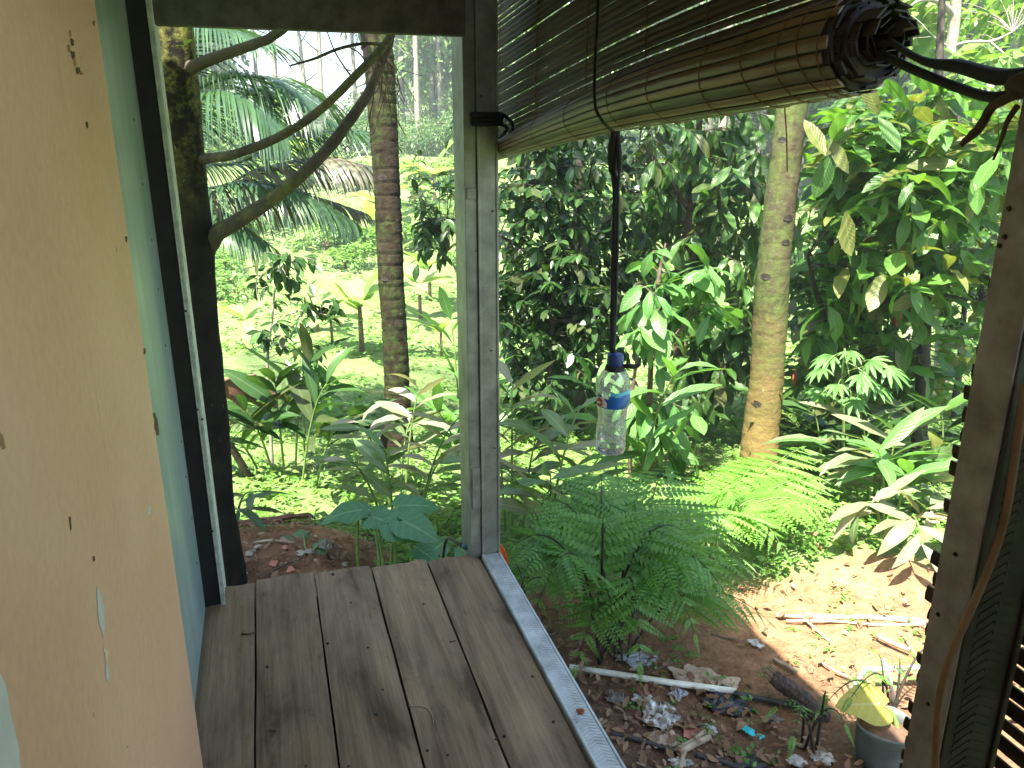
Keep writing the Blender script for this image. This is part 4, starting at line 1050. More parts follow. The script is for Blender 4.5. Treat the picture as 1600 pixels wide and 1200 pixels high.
# ---- coconut palm with drooping fronds at the left
cr = at(190, 215, 6.4)
cp_base = foot(Vector((cr.x-.5, cr.y+.3, 0)))
cpr = thing('coconut_palm', cp_base, 'coconut palm whose long drooping fronds fill the upper left opening', 'palm tree')
mb = MB(); mb.tube(spline([cp_base-Z*.2, cp_base+Vector((.1, 0, 1.0)), cr-Z*.15], 30), lerp_list([.2, .15, .14], 30), 14, wob=.08); mb.build('trunk', 'bark_palm', cpr, True)
FR = [([cr, at(330, 130, 6.2), at(430, 125, 6.1), at(500, 165, 6.0)], 48, .85, 'leaf_palm', 1.0),
      ([cr, at(300, 160, 5.8), at(380, 150, 5.6), at(450, 215, 5.5)], 50, .75, 'leaf_palm', 1.1),
      ([cr, at(280, 60, 6.6), at(330, -10, 6.6), at(400, -60, 6.6)], 46, .9, 'leaf_palm', .45),
      ([cr, at(250, 80, 6.2), at(300, 40, 5.9), at(430, 70, 5.6)], 46, .8, 'leaf_palm', .8),
      ([cr, at(350, 258, 6.6), at(450, 214, 6.6), at(560, 205, 6.6), at(600, 225, 6.6)], 54, .62, 'leaf_palm', .9),
      ([cr, at(310, 300, 6.0), at(400, 266, 6.0), at(500, 246, 6.0), at(590, 262, 6.0)], 60, .66, 'leaf_palm_old', 1.35),
      ([cr, at(300, 290, 5.8), at(380, 285, 5.7), at(470, 300, 5.7), at(550, 345, 5.7)], 52, .62, 'leaf_palm', 1.4),
      ([cr, at(280, 310, 6.3), at(380, 310, 6.3), at(480, 308, 6.3), at(568, 332, 6.3)], 46, .6, 'leaf_palm_old', 1.2),
      ([cr, at(250, 300, 5.9), at(330, 330, 5.7), at(420, 385, 5.6)], 44, .55, 'leaf_palm', 1.3),
      ([cr, at(120, 60, 6.0), at(60, 40, 5.8), at(-60, 160, 5.6)], 44, .8, 'leaf_palm', .9),
      ([cr, at(180, 20, 7.2), at(160, -60, 8.0), at(150, 40, 9.0)], 44, .8, 'leaf_palm', .9),
      ([cr, at(120, 200, 7.2), at(20, 190, 8.0), at(-100, 300, 8.4)], 44, .8, 'leaf_palm', .9),
      ([cr, at(300, 190, 7.0), at(400, 140, 7.3), at(520, 190, 7.6)], 46, .75, 'leaf_palm', 1.0)]
for path, nl, ll, mt, dr in FR: frond(cpr, path, int(nl*1.35), ll, mt, dr)

# ---- leafy trees
def nearest_on(limbs, p):
    best = None
    for P in limbs:
        for q in P:
            d = (q-p).length + max(0, q.z-p.z)*.8
            if best is None or d < best[0]: best = (d, q)
    return best[1]
def leafy_tree(name, label, base, limbs, regions, kind, lmat, leaf_len, per, bark='bark_dark', twig_r=.004, limit=290, cat='tree', droop=.35, spread=.7, limbrad=None, trunkname='trunk'):
    """limbs: list of (points, radii); regions: (x0,x1,y0,y1, d0,d1, count)"""
    root = thing(name, base, label, cat)
    mb = MB(); LP = []
    for pts, rad in limbs:
        P = spline(pts, 26); LP.append(P); mb.tube(P, lerp_list(rad, 26), 9, wob=.12)
    place = []; np_ = len(LEAF[kind][0])
    for (x0, x1, y0, y1, d0, d1, cnt) in regions:
        for i in range(cnt):
            # ellipse-ish sampling
            while True:
                a, b = random.uniform(-1, 1), random.uniform(-1, 1)
                if a*a+b*b < 1.15: break
            c = at((x0+x1)/2+a*(x1-x0)/2, (y0+y1)/2+b*(y1-y0)/2, random.uniform(d0, d1))
            q = nearest_on(LP, c); out = (c-q)
            if out.length < .05: out = rvec()
            mid = q.lerp(c, .5)+Z*(.12*out.length)+rvec(.03)
            tw = bez(q, mid, c, 6); mb.tube(tw, [twig_r, twig_r*.9, twig_r*.8, twig_r*.7, twig_r*.6, twig_r*.4], 4, cap=False)
            d = (tw[-1]-tw[-2]).normalized(); ph = random.uniform(0, 6.28)
            k = max(2, int(random.gauss(per, per*.25)))
            for j in range(k):
                f = .45+.55*(j/(k-1) if k > 1 else 1); jj = f*5; j0 = min(int(jj), 4); p = tw[j0].lerp(tw[j0+1], jj-j0)
                if out.length > .8: p = tw[-1]+(p-tw[-1])*(.8/out.length)
                s1 = d.cross(Z); s1 = s1.normalized() if s1.length > .01 else Vector((1, 0, 0)); s2 = s1.cross(d)
                an = ph+j*2.4
                ld = d*random.uniform(.15, .7)+(s1*math.cos(an)+s2*math.sin(an)*.55)*spread+Vector((0, 0, -droop*random.uniform(.2, 1.6)))+rvec(.15)
                up = Z+rvec(.35)
                L_ = random.uniform(*leaf_len)
                place.append((random.randrange(np_), frame(p, ld, up, L_, random.uniform(.85, 1.15))))
    mb.build(trunkname, bark, root, True)
    put_leaves(root, kind, lmat, place, limit=limit)
    return root

# dark small-leaved tree behind the far post
b0 = foot(at(905, 690, 6.3)); b1 = foot(at(862, 690, 6.0))
leafy_tree('dark_leaved_tree', 'tall dark small-leaved tree just right of the far post, behind the bottle', b0,
    [([b0-Z*.1, at(905, 560, 6.3), at(900, 400, 6.35), at(905, 250, 6.4), at(900, 80, 6.4), at(890, -120, 6.4)], [.05, .042, .036, .03, .02, .01]),
     ([b1-Z*.1, at(860, 560, 6.0), at(865, 430, 6.0), at(850, 300, 6.0), at(835, 120, 6.1)], [.028, .024, .02, .014, .008]),
     ([at(900, 480, 6.35), at(830, 400, 6.5), at(740, 350, 6.6), at(660, 340, 6.6)], [.02, .016, .011, .006]),
     ([at(900, 420, 6.35), at(960, 330, 6.3), at(1020, 260, 6.4)], [.02, .014, .008]),
     ([at(905, 330, 6.35), at(800, 200, 6.6), at(720, 170, 6.7)], [.018, .012, .006]),
     ([at(862, 640, 6.0), at(800, 560, 6.0), at(790, 480, 6.0)], [.012, .009, .005])],
    [(770, 1010, 180, 560, 5.7, 7.0, 330), (770, 960, 380, 620, 5.6, 6.6, 110), (640, 760, 180, 420, 6.3, 7.0, 30), (640, 745, 330, 440, 6.2, 6.8, 14), (760, 1060, -60, 240, 5.9, 7.0, 60), (770, 900, 560, 650, 5.6, 6.3, 14)],
    'small', 'leaf_dark', (.085, .145), 9, limit=295)
# cacao beside the bottle: light big-leaved young tree
b2_ = foot(at(1020, 760, 5.0))
leafy_tree('young_broadleaf_tree', 'young broad-leaved tree with light green leaves right behind the bottle', b2_,
    [([b2_-Z*.1, at(1015, 640, 5.0), at(1020, 520, 5.0), at(1030, 430, 5.0), at(1040, 380, 5.0)], [.024, .02, .016, .012, .006]),
     ([foot(at(985, 770, 4.9))-Z*.1, at(985, 640, 4.9), at(1000, 520, 4.95), at(990, 450, 4.95)], [.014, .012, .009, .005]),
     ([at(1020, 560, 5.0), at(1075, 500, 5.0), at(1100, 440, 5.0)], [.012, .009, .005])],
    [(955, 1135, 395, 520, 4.6, 5.3, 30), (985, 1110, 560, 730, 4.6, 5.2, 16)],
    'cacao', 'leaf_lush', (.16, .25), 6, 'bark_brown', limit=280, droop=.55)
# darker cacao behind, left of the thick palm trunk
b3 = foot(at(1062, 640, 6.6))
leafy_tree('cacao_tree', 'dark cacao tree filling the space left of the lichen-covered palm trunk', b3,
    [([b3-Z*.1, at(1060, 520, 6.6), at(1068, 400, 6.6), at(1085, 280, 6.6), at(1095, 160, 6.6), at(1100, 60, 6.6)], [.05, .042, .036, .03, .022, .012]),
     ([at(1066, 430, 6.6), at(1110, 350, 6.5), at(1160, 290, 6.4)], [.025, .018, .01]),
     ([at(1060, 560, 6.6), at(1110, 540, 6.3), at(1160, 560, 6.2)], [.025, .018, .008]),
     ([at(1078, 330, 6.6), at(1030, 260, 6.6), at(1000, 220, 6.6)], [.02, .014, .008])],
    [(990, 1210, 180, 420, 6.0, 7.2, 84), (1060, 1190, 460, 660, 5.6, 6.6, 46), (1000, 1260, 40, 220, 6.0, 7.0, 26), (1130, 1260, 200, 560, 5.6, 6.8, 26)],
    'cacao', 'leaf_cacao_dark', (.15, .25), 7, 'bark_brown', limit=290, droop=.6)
# big cacao on the right
b4 = foot(at(1310, 690, 5.6)); b5 = foot(at(1445, 680, 5.6))
cac = leafy_tree('cacao_tree', 'large bright cacao tree with broad leaves filling the right of the view', b4,
    [([b4-Z*.1, at(1312, 560, 5.6), at(1322, 480, 5.6), at(1300, 400, 5.6), at(1290, 300, 5.5), at(1300, 180, 5.4)], [.055, .05, .042, .03, .02, .01]),
     ([at(1322, 490, 5.6), at(1360, 430, 5.5), at(1400, 380, 5.4), at(1430, 290, 5.3), at(1450, 180, 5.3)], [.04, .03, .024, .017, .008]),
     ([at(1340, 460, 5.55), at(1390, 470, 5.3), at(1450, 460, 5.1), at(1530, 470, 5.0)], [.025, .02, .014, .007]),
     ([at(1310, 540, 5.6), at(1280, 470, 5.3), at(1262, 400, 5.1)], [.026, .02, .01]),
     ([at(1430, 300, 5.3), at(1490, 270, 5.1), at(1560, 250, 5.0)], [.015, .01, .006]),
     ([at(1300, 400, 5.6), at(1350, 330, 5.3), at(1380, 240, 5.1)], [.02, .014, .008])],
    [(1275, 1450, 150, 380, 4.6, 5.9, 66), (1400, 1620, 140, 360, 4.4, 5.6, 62), (1265, 1410, 340, 520, 4.9, 6.2, 36), (1380, 1560, 340, 480, 4.5, 5.8, 36), (1230, 1540, 480, 650, 5.2, 6.6, 60), (1560, 1760, 160, 560, 4.6, 5.8, 30)],
    'cacao', 'leaf_cacao', (.17, .30), 6.5, 'bark_dark', limit=298, droop=.12, spread=1.0)
for x, y, d in ((1458, 460, 5.5), (1402, 496, 5.5), (1244, 590, 5.6)):
    c = at(x, y, d); MB().tube([c+Z*.07, c+Z*.055, c+Z*.02, c-Z*.02, c-Z*.055, c-Z*.075], [.003, .013, .027, .029, .016, .002], 10).build('pod', 'pod_red', cac, True)
b6 = b5
tag(MB().tube(spline([b6-Z*.1, at(1443, 560, 5.6), at(1447, 430, 5.65), at(1455, 300, 5.7), at(1465, 150, 5.8), at(1475, -60, 5.9)], 30), lerp_list([.06, .046, .042, .036, .03, .02], 30), 10, wob=.1).build('tree_trunk', 'bark_dark', None, True), 'straight dark bare trunk among the cacao leaves on the right', 'tree trunk')
# shrubs filling the background of the thicket
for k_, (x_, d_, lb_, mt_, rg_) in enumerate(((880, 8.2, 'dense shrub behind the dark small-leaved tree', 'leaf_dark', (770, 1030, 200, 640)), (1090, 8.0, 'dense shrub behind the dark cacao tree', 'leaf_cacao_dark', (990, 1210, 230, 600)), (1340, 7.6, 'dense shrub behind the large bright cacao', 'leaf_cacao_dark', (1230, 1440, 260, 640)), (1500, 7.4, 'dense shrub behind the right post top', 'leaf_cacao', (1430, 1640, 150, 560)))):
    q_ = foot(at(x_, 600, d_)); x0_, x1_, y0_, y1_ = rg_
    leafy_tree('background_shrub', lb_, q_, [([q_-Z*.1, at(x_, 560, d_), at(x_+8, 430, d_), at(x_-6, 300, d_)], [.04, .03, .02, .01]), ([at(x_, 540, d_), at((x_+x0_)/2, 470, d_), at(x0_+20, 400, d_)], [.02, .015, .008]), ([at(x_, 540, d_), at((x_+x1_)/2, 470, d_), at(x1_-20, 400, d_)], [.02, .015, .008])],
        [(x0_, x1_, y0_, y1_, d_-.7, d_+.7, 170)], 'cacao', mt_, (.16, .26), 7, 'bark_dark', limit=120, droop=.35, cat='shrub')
# thin sapling left
b7 = foot(at(425, 735, 5.2))
leafy_tree('sapling', 'thin sapling with sparse dark round leaves left of the slender palm', b7,
    [([b7-Z*.05, at(421, 640, 5.2), at(418, 560, 5.2), at(425, 500, 5.2), at(430, 450, 5.2), at(440, 400, 5.2)], [.014, .012, .010, .008, .006, .004]),
     ([at(424, 510, 5.2), at(460, 488, 5.15), at(510, 492, 5.1), at(528, 500, 5.1)], [.006, .005, .004, .002]),
     ([at(426, 490, 5.2), at(405, 470, 5.2), at(400, 440, 5.2)], [.005, .004, .002])],
    [(395, 500, 385, 470, 5.0, 5.4, 26), (460, 525, 450, 500, 5.0, 5.3, 9), (380, 460, 500, 545, 5.0, 5.3, 7), (440, 500, 505, 560, 5.0, 5.3, 5)],
    'small', 'leaf_dark', (.08, .125), 5, 'bark_pale', .0025, limit=280)
b8 = foot(at(475, 715, 5.4))
leafy_tree('seedling', 'pale green leafy seedling right of the thin sapling', b8,
    [([b8-Z*.05, at(474, 640, 5.4), at(473, 570, 5.4), at(474, 530, 5.4)], [.008, .007, .005, .003])],
    [(445, 520, 540, 640, 5.2, 5.6, 18)], 'small', 'leaf_lush', (.09, .15), 5, 'stem_green', .002, limit=200, droop=.6)
# bare-stemmed tree at upper right edge
b9 = foot(at(1480, 560, 9.0))
leafy_tree('open_tree', 'open pale-stemmed tree with feathery light leaves above the right strap', b9,
    [([b9-Z*.1, at(1482, 300, 9), at(1484, 110, 9), at(1492, 20, 9), at(1500, -150, 9)], [.09, .075, .062, .055, .04]),
     ([at(1490, 24, 9), at(1470, 4, 8.9), at(1440, 0, 8.8), at(1415, 15, 8.8)], [.035, .03, .018, .01]),
     ([at(1485, 75, 9), at(1510, 66, 8.9), at(1550, 64, 8.9), at(1582, 50, 8.9)], [.02, .015, .013, .008]),
     ([at(1548, 66, 8.9), at(1570, 86, 8.8), at(1588, 112, 8.8)], [.012, .011, .007]),
     ([at(1484, 74, 9), at(1465, 62, 9), at(1450, 48, 9)], [.014, .01, .006])],
    [(1390, 1500, -20, 110, 9.4, 11, 40), (1480, 1620, 70, 130, 8.4, 9.5, 14), (1500, 1640, -40, 60, 9.4, 11, 20)], 'small', 'leaf_light_tree', (.16, .30), 7, 'bark_pale', .004, limit=150)

# ---- ginger-like clumps
def ginger(label, canes, lmat='leaf_ginger', nleaf=9, ll=(.28, .42), name='ginger_plant', stem_r=.008, start=.32, split=1.0):
    base = sum((c[0] for c in canes), Vector((0, 0, 0)))/len(canes); root = thing(name, foot(base), label, 'plant')
    place = []
    for (b, tip, bow) in canes:
        mid = b.lerp(tip, .5)+Vector((0, 0, bow*.5))+(b-tip).cross(Z)*.02
        P = bez(b-Z*.05, Vector((b.x*.55+tip.x*.45, b.y*.55+tip.y*.45, b.z*.35+tip.z*.65+bow)), tip, 18)
        MB().tube(P, lerp_list([stem_r, stem_r*.9, stem_r*.6, .003], 18), 6).build('stem', 'stem_green', root, True)
        side0 = random.uniform(-.6, .6)
        for j in range(nleaf):
            f = start+(1-start)*(j/(nleaf-1)); jj = f*17; j0 = min(int(jj), 16); p = P[j0].lerp(P[j0+1], jj-j0); t = (P[j0+1]-P[j0]).normalized()
            sd = Vector((math.cos(side0), math.sin(side0), 0)); sg = 1 if j % 2 else -1
            ld = sd*sg*split*random.uniform(.7, 1.1)+t*random.uniform(.5, .9)*(1+.8*(f > .9))+rvec(.12)
            L_ = random.uniform(*ll)*(.75+.35*math.sin(f*3.0))
            up = (Z+rvec(.3)-sd*sg*.1)
            place.append((random.randrange(3), frame(p, ld, up, L_, random.uniform(.9, 1.2))))
    put_leaves(root, 'ginger', lmat, place, limit=295)
    return root
def cane(x, y, d, tx, ty, td, bow=.1):
    return (foot(at(x, y, d)), at(tx, ty, td), bow)
# clump in the centre of the left opening
ginger('pale ginger clump in front of the slender palm trunk', [cane(630, 780, 4.3, 655, 610, 4.3), cane(610, 780, 4.4, 560, 660, 4.2), cane(650, 780, 4.2, 720, 650, 4.1), cane(625, 780, 4.5, 640, 660, 4.6)], 'leaf_ginger_pale', 9, (.22, .32))
ginger('lower ginger shoots under the pale clump', [cane(600, 790, 4.1, 545, 720, 4.0), cane(650, 790, 4.0, 690, 720, 3.9), cane(615, 795, 4.0, 600, 700, 3.9)], 'leaf_ginger', 7, (.2, .3))
ginger('dark lily-leaved clump at the left beside the mossy tree', [cane(430, 745, 5.0, 380, 640, 4.8), cane(445, 745, 5.0, 430, 600, 4.9), cane(470, 745, 4.9, 510, 600, 4.8), cane(490, 745, 4.8, 545, 650, 4.6), cane(410, 745, 5.1, 350, 680, 4.9), cane(460, 745, 5.0, 480, 570, 5.0)], 'leaf_dark', 9, (.28, .45), split=.7)
ginger('ginger plant showing just left of the far post', [cane(725, 760, 4.8, 705, 500, 4.8), cane(735, 760, 4.7, 680, 640, 4.6), cane(740, 770, 4.7, 745, 600, 4.7)], 'leaf_lush', 7, (.28, .4), split=.6, name='ginger_plant')
ginger('pale long-leaved ginger just right of the far post', [cane(800, 860, 3.9, 800, 600, 4.0), cane(815, 860, 3.9, 840, 680, 3.9), cane(790, 870, 3.9, 775, 660, 4.0), cane(830, 870, 3.8, 870, 760, 3.6)], 'leaf_ginger_pale', 9, (.24, .38))
ginger('green ginger below and left of the bottle', [cane(850, 880, 3.6, 905, 640, 3.7), cane(860, 880, 3.6, 860, 740, 3.4), cane(840, 890, 3.5, 900, 790, 3.3), cane(870, 880, 3.7, 960, 690, 3.9)], 'leaf_ginger', 8, (.25, .38))
ginger('tall leaf spray leaning right just behind the bottle', [cane(985, 830, 4.0, 1060, 580, 3.8, .2), cane(975, 840, 4.1, 920, 600, 4.0, .15)], 'leaf_lush', 8, (.26, .36), split=.8)
ginger('broad glossy ginger clump at the right below the cacao', [cane(1340, 850, 4.4, 1290, 690, 4.3), cane(1350, 850, 4.4, 1340, 640, 4.5), cane(1370, 850, 4.3, 1400, 680, 4.3), cane(1390, 850, 4.2, 1440, 720, 4.1), cane(1410, 850, 4.3, 1480, 700, 4.3), cane(1360, 850, 4.2, 1360, 720, 4.0), cane(1430, 860, 4.2, 1500, 780, 4.0)], 'leaf_ginger', 9, (.3, .44))
ginger('dark ginger thicket behind the glossy clump at the right', [cane(1250, 800, 5.0, 1240, 660, 5.0), cane(1280, 800, 4.9, 1270, 640, 4.9), cane(1460, 820, 4.8, 1470, 640, 4.8), cane(1480, 820, 4.6, 1510, 690, 4.5), cane(1440, 820, 4.9, 1430, 650, 4.9), cane(1300, 800, 5.0, 1310, 680, 5.0)], 'leaf_dark', 9, (.3, .42))
ginger('bright upright ginger with wide leaves at the right', [cane(1375, 860, 4.0, 1370, 700, 3.9), cane(1390, 860, 4.0, 1420, 740, 3.9)], 'leaf_lush', 7, (.28, .4), split=.8)
ginger('pale drooping leaves beside the near right post', [cane(1370, 900, 3.7, 1340, 800, 3.5, .2), cane(1390, 900, 3.7, 1440, 850, 3.3, .25), cane(1400, 900, 3.6, 1460, 800, 3.5, .15)], 'leaf_ginger_pale', 8, (.2, .3))
ginger('low strap-leaved plant at the foot of the mossy tree', [cane(370, 870, 3.9, 395, 770, 3.7), cane(365, 880, 3.8, 375, 800, 3.6)], 'leaf_dark', 5, (.18, .26))
# cassava
b10 = foot(at(1320, 760, 4.8)); cas = thing('cassava_plant', b10, 'cassava with pale hand-shaped leaves in front of the big cacao', 'plant')
P = spline([b10-Z*.05, at(1318, 660, 4.75), at(1316, 590, 4.7), at(1320, 545, 4.65)], 16); MB().tube(P, lerp_list([.011, .009, .006], 16), 6).build('stem', 'stem_green', cas, True)
pl = []
for x, y, d in ((1285, 575, 4.5), (1300, 555, 4.6), (1330, 548, 4.5), (1360, 562, 4.45), (1385, 575, 4.5), (1345, 585, 4.4), (1310, 600, 4.4), (1365, 600, 4.5), (1290, 610, 4.6), (1330, 620, 4.5)):
    c = at(x, y, d); q = P[-1].lerp(P[8], random.random()); MB().tube(bez(q, q.lerp(c, .6)+Z*.05, c, 6), .0025, 4).build('leaf_stalk', 'stem_green', cas)
    dd = (c-q); dd.z = -.03; pl.append((0, frame(c, dd+rvec(.02), Z+rvec(.25), random.uniform(.13, .18))))
put_leaves(cas, 'palmate', 'leaf_lush', pl)

# ---- taro group
def taro(label, items, lmat='leaf_taro', name='taro_plant'):
    b = items[0][0]; root = thing(name, b, label, 'plant'); pl = []
    for base, tip, size, dirv, up in items:
        P = bez(base-Z*.04, Vector((base.x*.8+tip.x*.2, base.y*.8+tip.y*.2, tip.z*.9+base.z*.1)), tip, 12)
        MB().tube(P, lerp_list([.009, .007, .004], 12), 7).build('leaf_stalk', 'stem_green', root, True)
        pl.append((random.randrange(3), frame(tip, dirv, up, size)))
    put_leaves(root, 'heart', lmat, pl, limit=100)
    return root
tbz = foot(at(590, 900, 3.35))
def tr(bx, x, y, d, size, dx, dy, dz, up=(0, -.35, 1)): return (foot(at(bx, 900, 3.4)), at(x, y, d), size, Vector((dx, dy, dz)), Vector(up))
taro('taro with big blue-green heart leaves at the end of the floor', [tr(560, 562, 797, 3.45, .19, -1, -.25, .06, (0, -.12, 1)), tr(590, 625, 790, 3.6, .2, 1, .1, .08, (0, -.15, 1)), tr(600, 585, 808, 3.4, .18, .9, -.5, -.02, (0, -.1, 1)), tr(610, 632, 815, 3.3, .18, .9, -.4, -.2), tr(595, 580, 803, 3.55, .18, -.3, .8, .0, (0, -.1, 1)), tr(620, 612, 820, 3.3, .18, .9, -.2, -.2)])
taro('small taro leaves low beside the hose fitting', [tr(700, 690, 850, 3.5, .13, -.6, -.5, -.2), tr(705, 722, 858, 3.4, .11, .6, -.5, -.3), tr(640, 655, 858, 3.3, .11, .7, -.5, -.2)])
taro('little taro leaves near the bark sheet', [tr(480, 475, 835, 3.6, .09, -.6, -.5, -.2), tr(470, 450, 846, 3.55, .10, -.8, -.2, -.2), tr(480, 500, 850, 3.5, .09, .6, -.5, -.3)])

# ---- ferns
def pinna_proto(n=12, ll=.20):
    it = []
    for i in range(n):
        t = (i+.5)/n; w = ll*(1-t)**.75*(.6+.4*min(1, t*5))
        for sg in (-1, 1):
            d = Vector((sg, .45, -.10)); it.append((leaf_proto(.50, 3, .04, .12, 0, .75, .75), np.array(frame((0, t, -.10*t*t), d, Z, max(w, .02)))))
    it.append((leaf_proto(.018, 3, 0, .12), np.eye(4)))
    return merge_protos(it)
reg('pinna', [pinna_proto(), pinna_proto(13, .20)])
def fern(label, base, tips, lmat, np_pairs=11, plen=.30, name='fern', stemmat='stem_black', start=.3):
    root = thing(name, base, label, 'fern')
    for (tip, arch) in tips:
        b = base+Vector((random.uniform(-.06, .06), random.uniform(-.06, .06), 0)); b.z = hz(b.x, b.y)-.03
        h = tip-b; ctrl = Vector((b.x+h.x*.35, b.y+h.y*.35, max(tip.z, b.z)+arch))
        P = bez(b, ctrl, tip, 24); L_ = sum((P[i+1]-P[i]).length for i in range(23))
        fr = MB().tube(P, lerp_list([.006, .005, .003, .001], 24), 5).build('frond', stemmat, root, True)
        off = wloc(fr)
        for j in range(np_pairs):
            f = start+(1-start)*((j+.4)/np_pairs); jj = f*23; j0 = min(int(jj), 22); p = P[j0].lerp(P[j0+1], jj-j0); t = (P[j0+1]-P[j0]).normalized()
            g = (f-start)/(1-start); ln = plen*(min(1, .55+g*2.2))*(1-g)**.7+.02
            ln *= min(1.3, L_/.9)
            s = t.cross(Z); s = s.normalized() if s.length > .05 else Vector((1, 0, 0))
            nrm = s.cross(t)
            for sg in (-1, 1):
                d = s*sg+t*.5+Vector((0, 0, -.18))+rvec(.03)
                o = bpy.data.objects.new('pinna', leaf_mesh('pinna', random.randrange(2), lmat)); COL.objects.link(o); o.parent = fr
                o.matrix_basis = Matrix.Translation(-off)@frame(p, d, nrm+Z*.6+rvec(.05), ln)
        o = bpy.data.objects.new('pinna', leaf_mesh('pinna', 0, lmat)); COL.objects.link(o); o.parent = fr
        o.matrix_basis = Matrix.Translation(-off)@frame(P[-1], (P[-1]-P[-2]), Z, .09)
    return root
fa = foot(at(955, 1045, 2.72))
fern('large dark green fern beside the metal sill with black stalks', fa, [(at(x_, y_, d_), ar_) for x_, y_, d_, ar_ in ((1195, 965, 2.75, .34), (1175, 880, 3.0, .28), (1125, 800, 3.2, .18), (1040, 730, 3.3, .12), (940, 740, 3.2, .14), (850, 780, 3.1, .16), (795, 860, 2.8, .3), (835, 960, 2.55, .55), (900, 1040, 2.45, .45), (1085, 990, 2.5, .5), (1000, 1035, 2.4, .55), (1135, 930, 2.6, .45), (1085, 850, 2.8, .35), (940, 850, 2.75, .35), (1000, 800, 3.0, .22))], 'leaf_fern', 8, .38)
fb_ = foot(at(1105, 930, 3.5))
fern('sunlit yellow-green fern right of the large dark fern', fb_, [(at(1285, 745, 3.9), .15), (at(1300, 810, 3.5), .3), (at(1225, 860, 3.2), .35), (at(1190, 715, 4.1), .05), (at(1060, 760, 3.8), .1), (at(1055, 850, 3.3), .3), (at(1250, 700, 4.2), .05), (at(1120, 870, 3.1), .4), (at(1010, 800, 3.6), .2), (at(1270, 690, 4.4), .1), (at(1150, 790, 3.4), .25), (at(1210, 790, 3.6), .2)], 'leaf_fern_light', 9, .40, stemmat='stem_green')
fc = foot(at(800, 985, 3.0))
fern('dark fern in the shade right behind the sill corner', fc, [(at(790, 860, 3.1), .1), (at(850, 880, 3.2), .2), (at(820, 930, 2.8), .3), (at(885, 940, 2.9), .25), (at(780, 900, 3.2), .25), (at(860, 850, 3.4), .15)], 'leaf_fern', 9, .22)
fd = foot(at(1395, 1120, 2.35))
fern('small fern growing by the grey pot', fd, [(at(1372, 1022, 2.4), .02), (at(1405, 1030, 2.5), .05), (at(1330, 1090, 2.2), .15), (at(1460, 1010, 2.5), .1), (at(1290, 1100, 2.3), .18)], 'leaf_fern', 9, .11, start=.35)
fe = foot(at(1265, 1130, 2.25))
fern('tiny fern tuft beside the rotten log', fe, [(at(1215, 1105, 2.2), .1), (at(1290, 1085, 2.3), .1), (at(1240, 1150, 2.05), .12), (at(1320, 1130, 2.15), .12)], 'leaf_fern', 8, .08, start=.3)
ff = foot(at(690, 840, 4.0))
fern('small bright fern left of the far post foot', ff, [(at(700, 800, 4.0), .02), (at(680, 820, 3.8), .1), (at(725, 810, 4.0), .08)], 'leaf_fern_light', 8, .10, stemmat='stem_green')

# ---- dead brown leaf heap and bark sheet left
c = at(375, 600, 5.0)
rt = thing('dead_frond', foot(c), 'brown withered banana leaf hanging behind the mossy trunk', 'dead leaf')
MB().tube(spline([foot(c)-Z*.03, c-Z*.3+Vector((-.15, 0, 0)), at(345, 600, 5.0), at(400, 585, 5.0)], 16), lerp_list([.03, .02, .012, .008], 16), 7).build('stalk', 'bark_brown', rt, True)
pl = [(random.randrange(3), frame(at(345+i*9, 590+random.uniform(-4, 4), 5.0+random.uniform(-.08, .08)), Vector((.35+random.uniform(-.2, .2), random.uniform(-.3, .3), -.75)), Vector((0, -1, .3))+rvec(.4), random.uniform(.16, .30), 1.7)) for i in range(8)]
put_leaves(rt, 'ginger', 'brown_leaf', pl)

def sheet(pix, d_of, thick=.012, n=18, m=6, bend=.05, seed=0):
    """curled sheet between a lower and an upper pixel edge, lying on the ground"""
    lo, hi = pix; b = MB()
    for side in (0, 1):
        for i in range(n+1):
            t = i/n
            for j in range(m+1):
                s = j/m; a = spline([d_of(*q) for q in lo], n+1)[i]; c_ = spline([d_of(*q) for q in hi], n+1)[i]
                p = a.lerp(c_, s); p = p+Z*(bend*math.sin(s*math.pi))+rvec(0)+Vector((0, 0, .012*noise.noise(Vector((t*5, s*4, seed)))))
                b.v.append(p-Z*(thick*side))
    k = (n+1)*(m+1)
    def id_(s, i, j): return s*k+i*(m+1)+j
    for i in range(n):
        for j in range(m):
            b.f.append((id_(0, i, j), id_(0, i+1, j), id_(0, i+1, j+1), id_(0, i, j+1))); b.f.append((id_(1, i, j), id_(1, i, j+1), id_(1, i+1, j+1), id_(1, i+1, j)))
    for i in range(n):
        for j in (0, m):
            q = (id_(0, i, j), id_(1, i, j), id_(1, i+1, j), id_(0, i+1, j)); b.f.append(q if j else q[::-1])
    for j in range(m):
        for i in (0, n):
            q = (id_(0, i, j), id_(0, i, j+1), id_(1, i, j+1), id_(1, i, j)); b.f.append(q if i else q[::-1])
    return b
dd_ = lambda dz: (lambda x, y: (lambda p: Vector((p.x, p.y, max(p.z, hz(p.x, p.y)+dz))))(at(x, y, 3.95+(x-420)*.001)))
tag(sheet(([(355, 838), (400, 838), (450, 836), (478, 832)], [(360, 826), (410, 818), (455, 808), (490, 806)]), dd_(.02), bend=.03).build('bark_sheet', 'bark_sheet', None, True), 'curled reddish-brown sheet of bark lying behind the floor end', 'bark sheet')

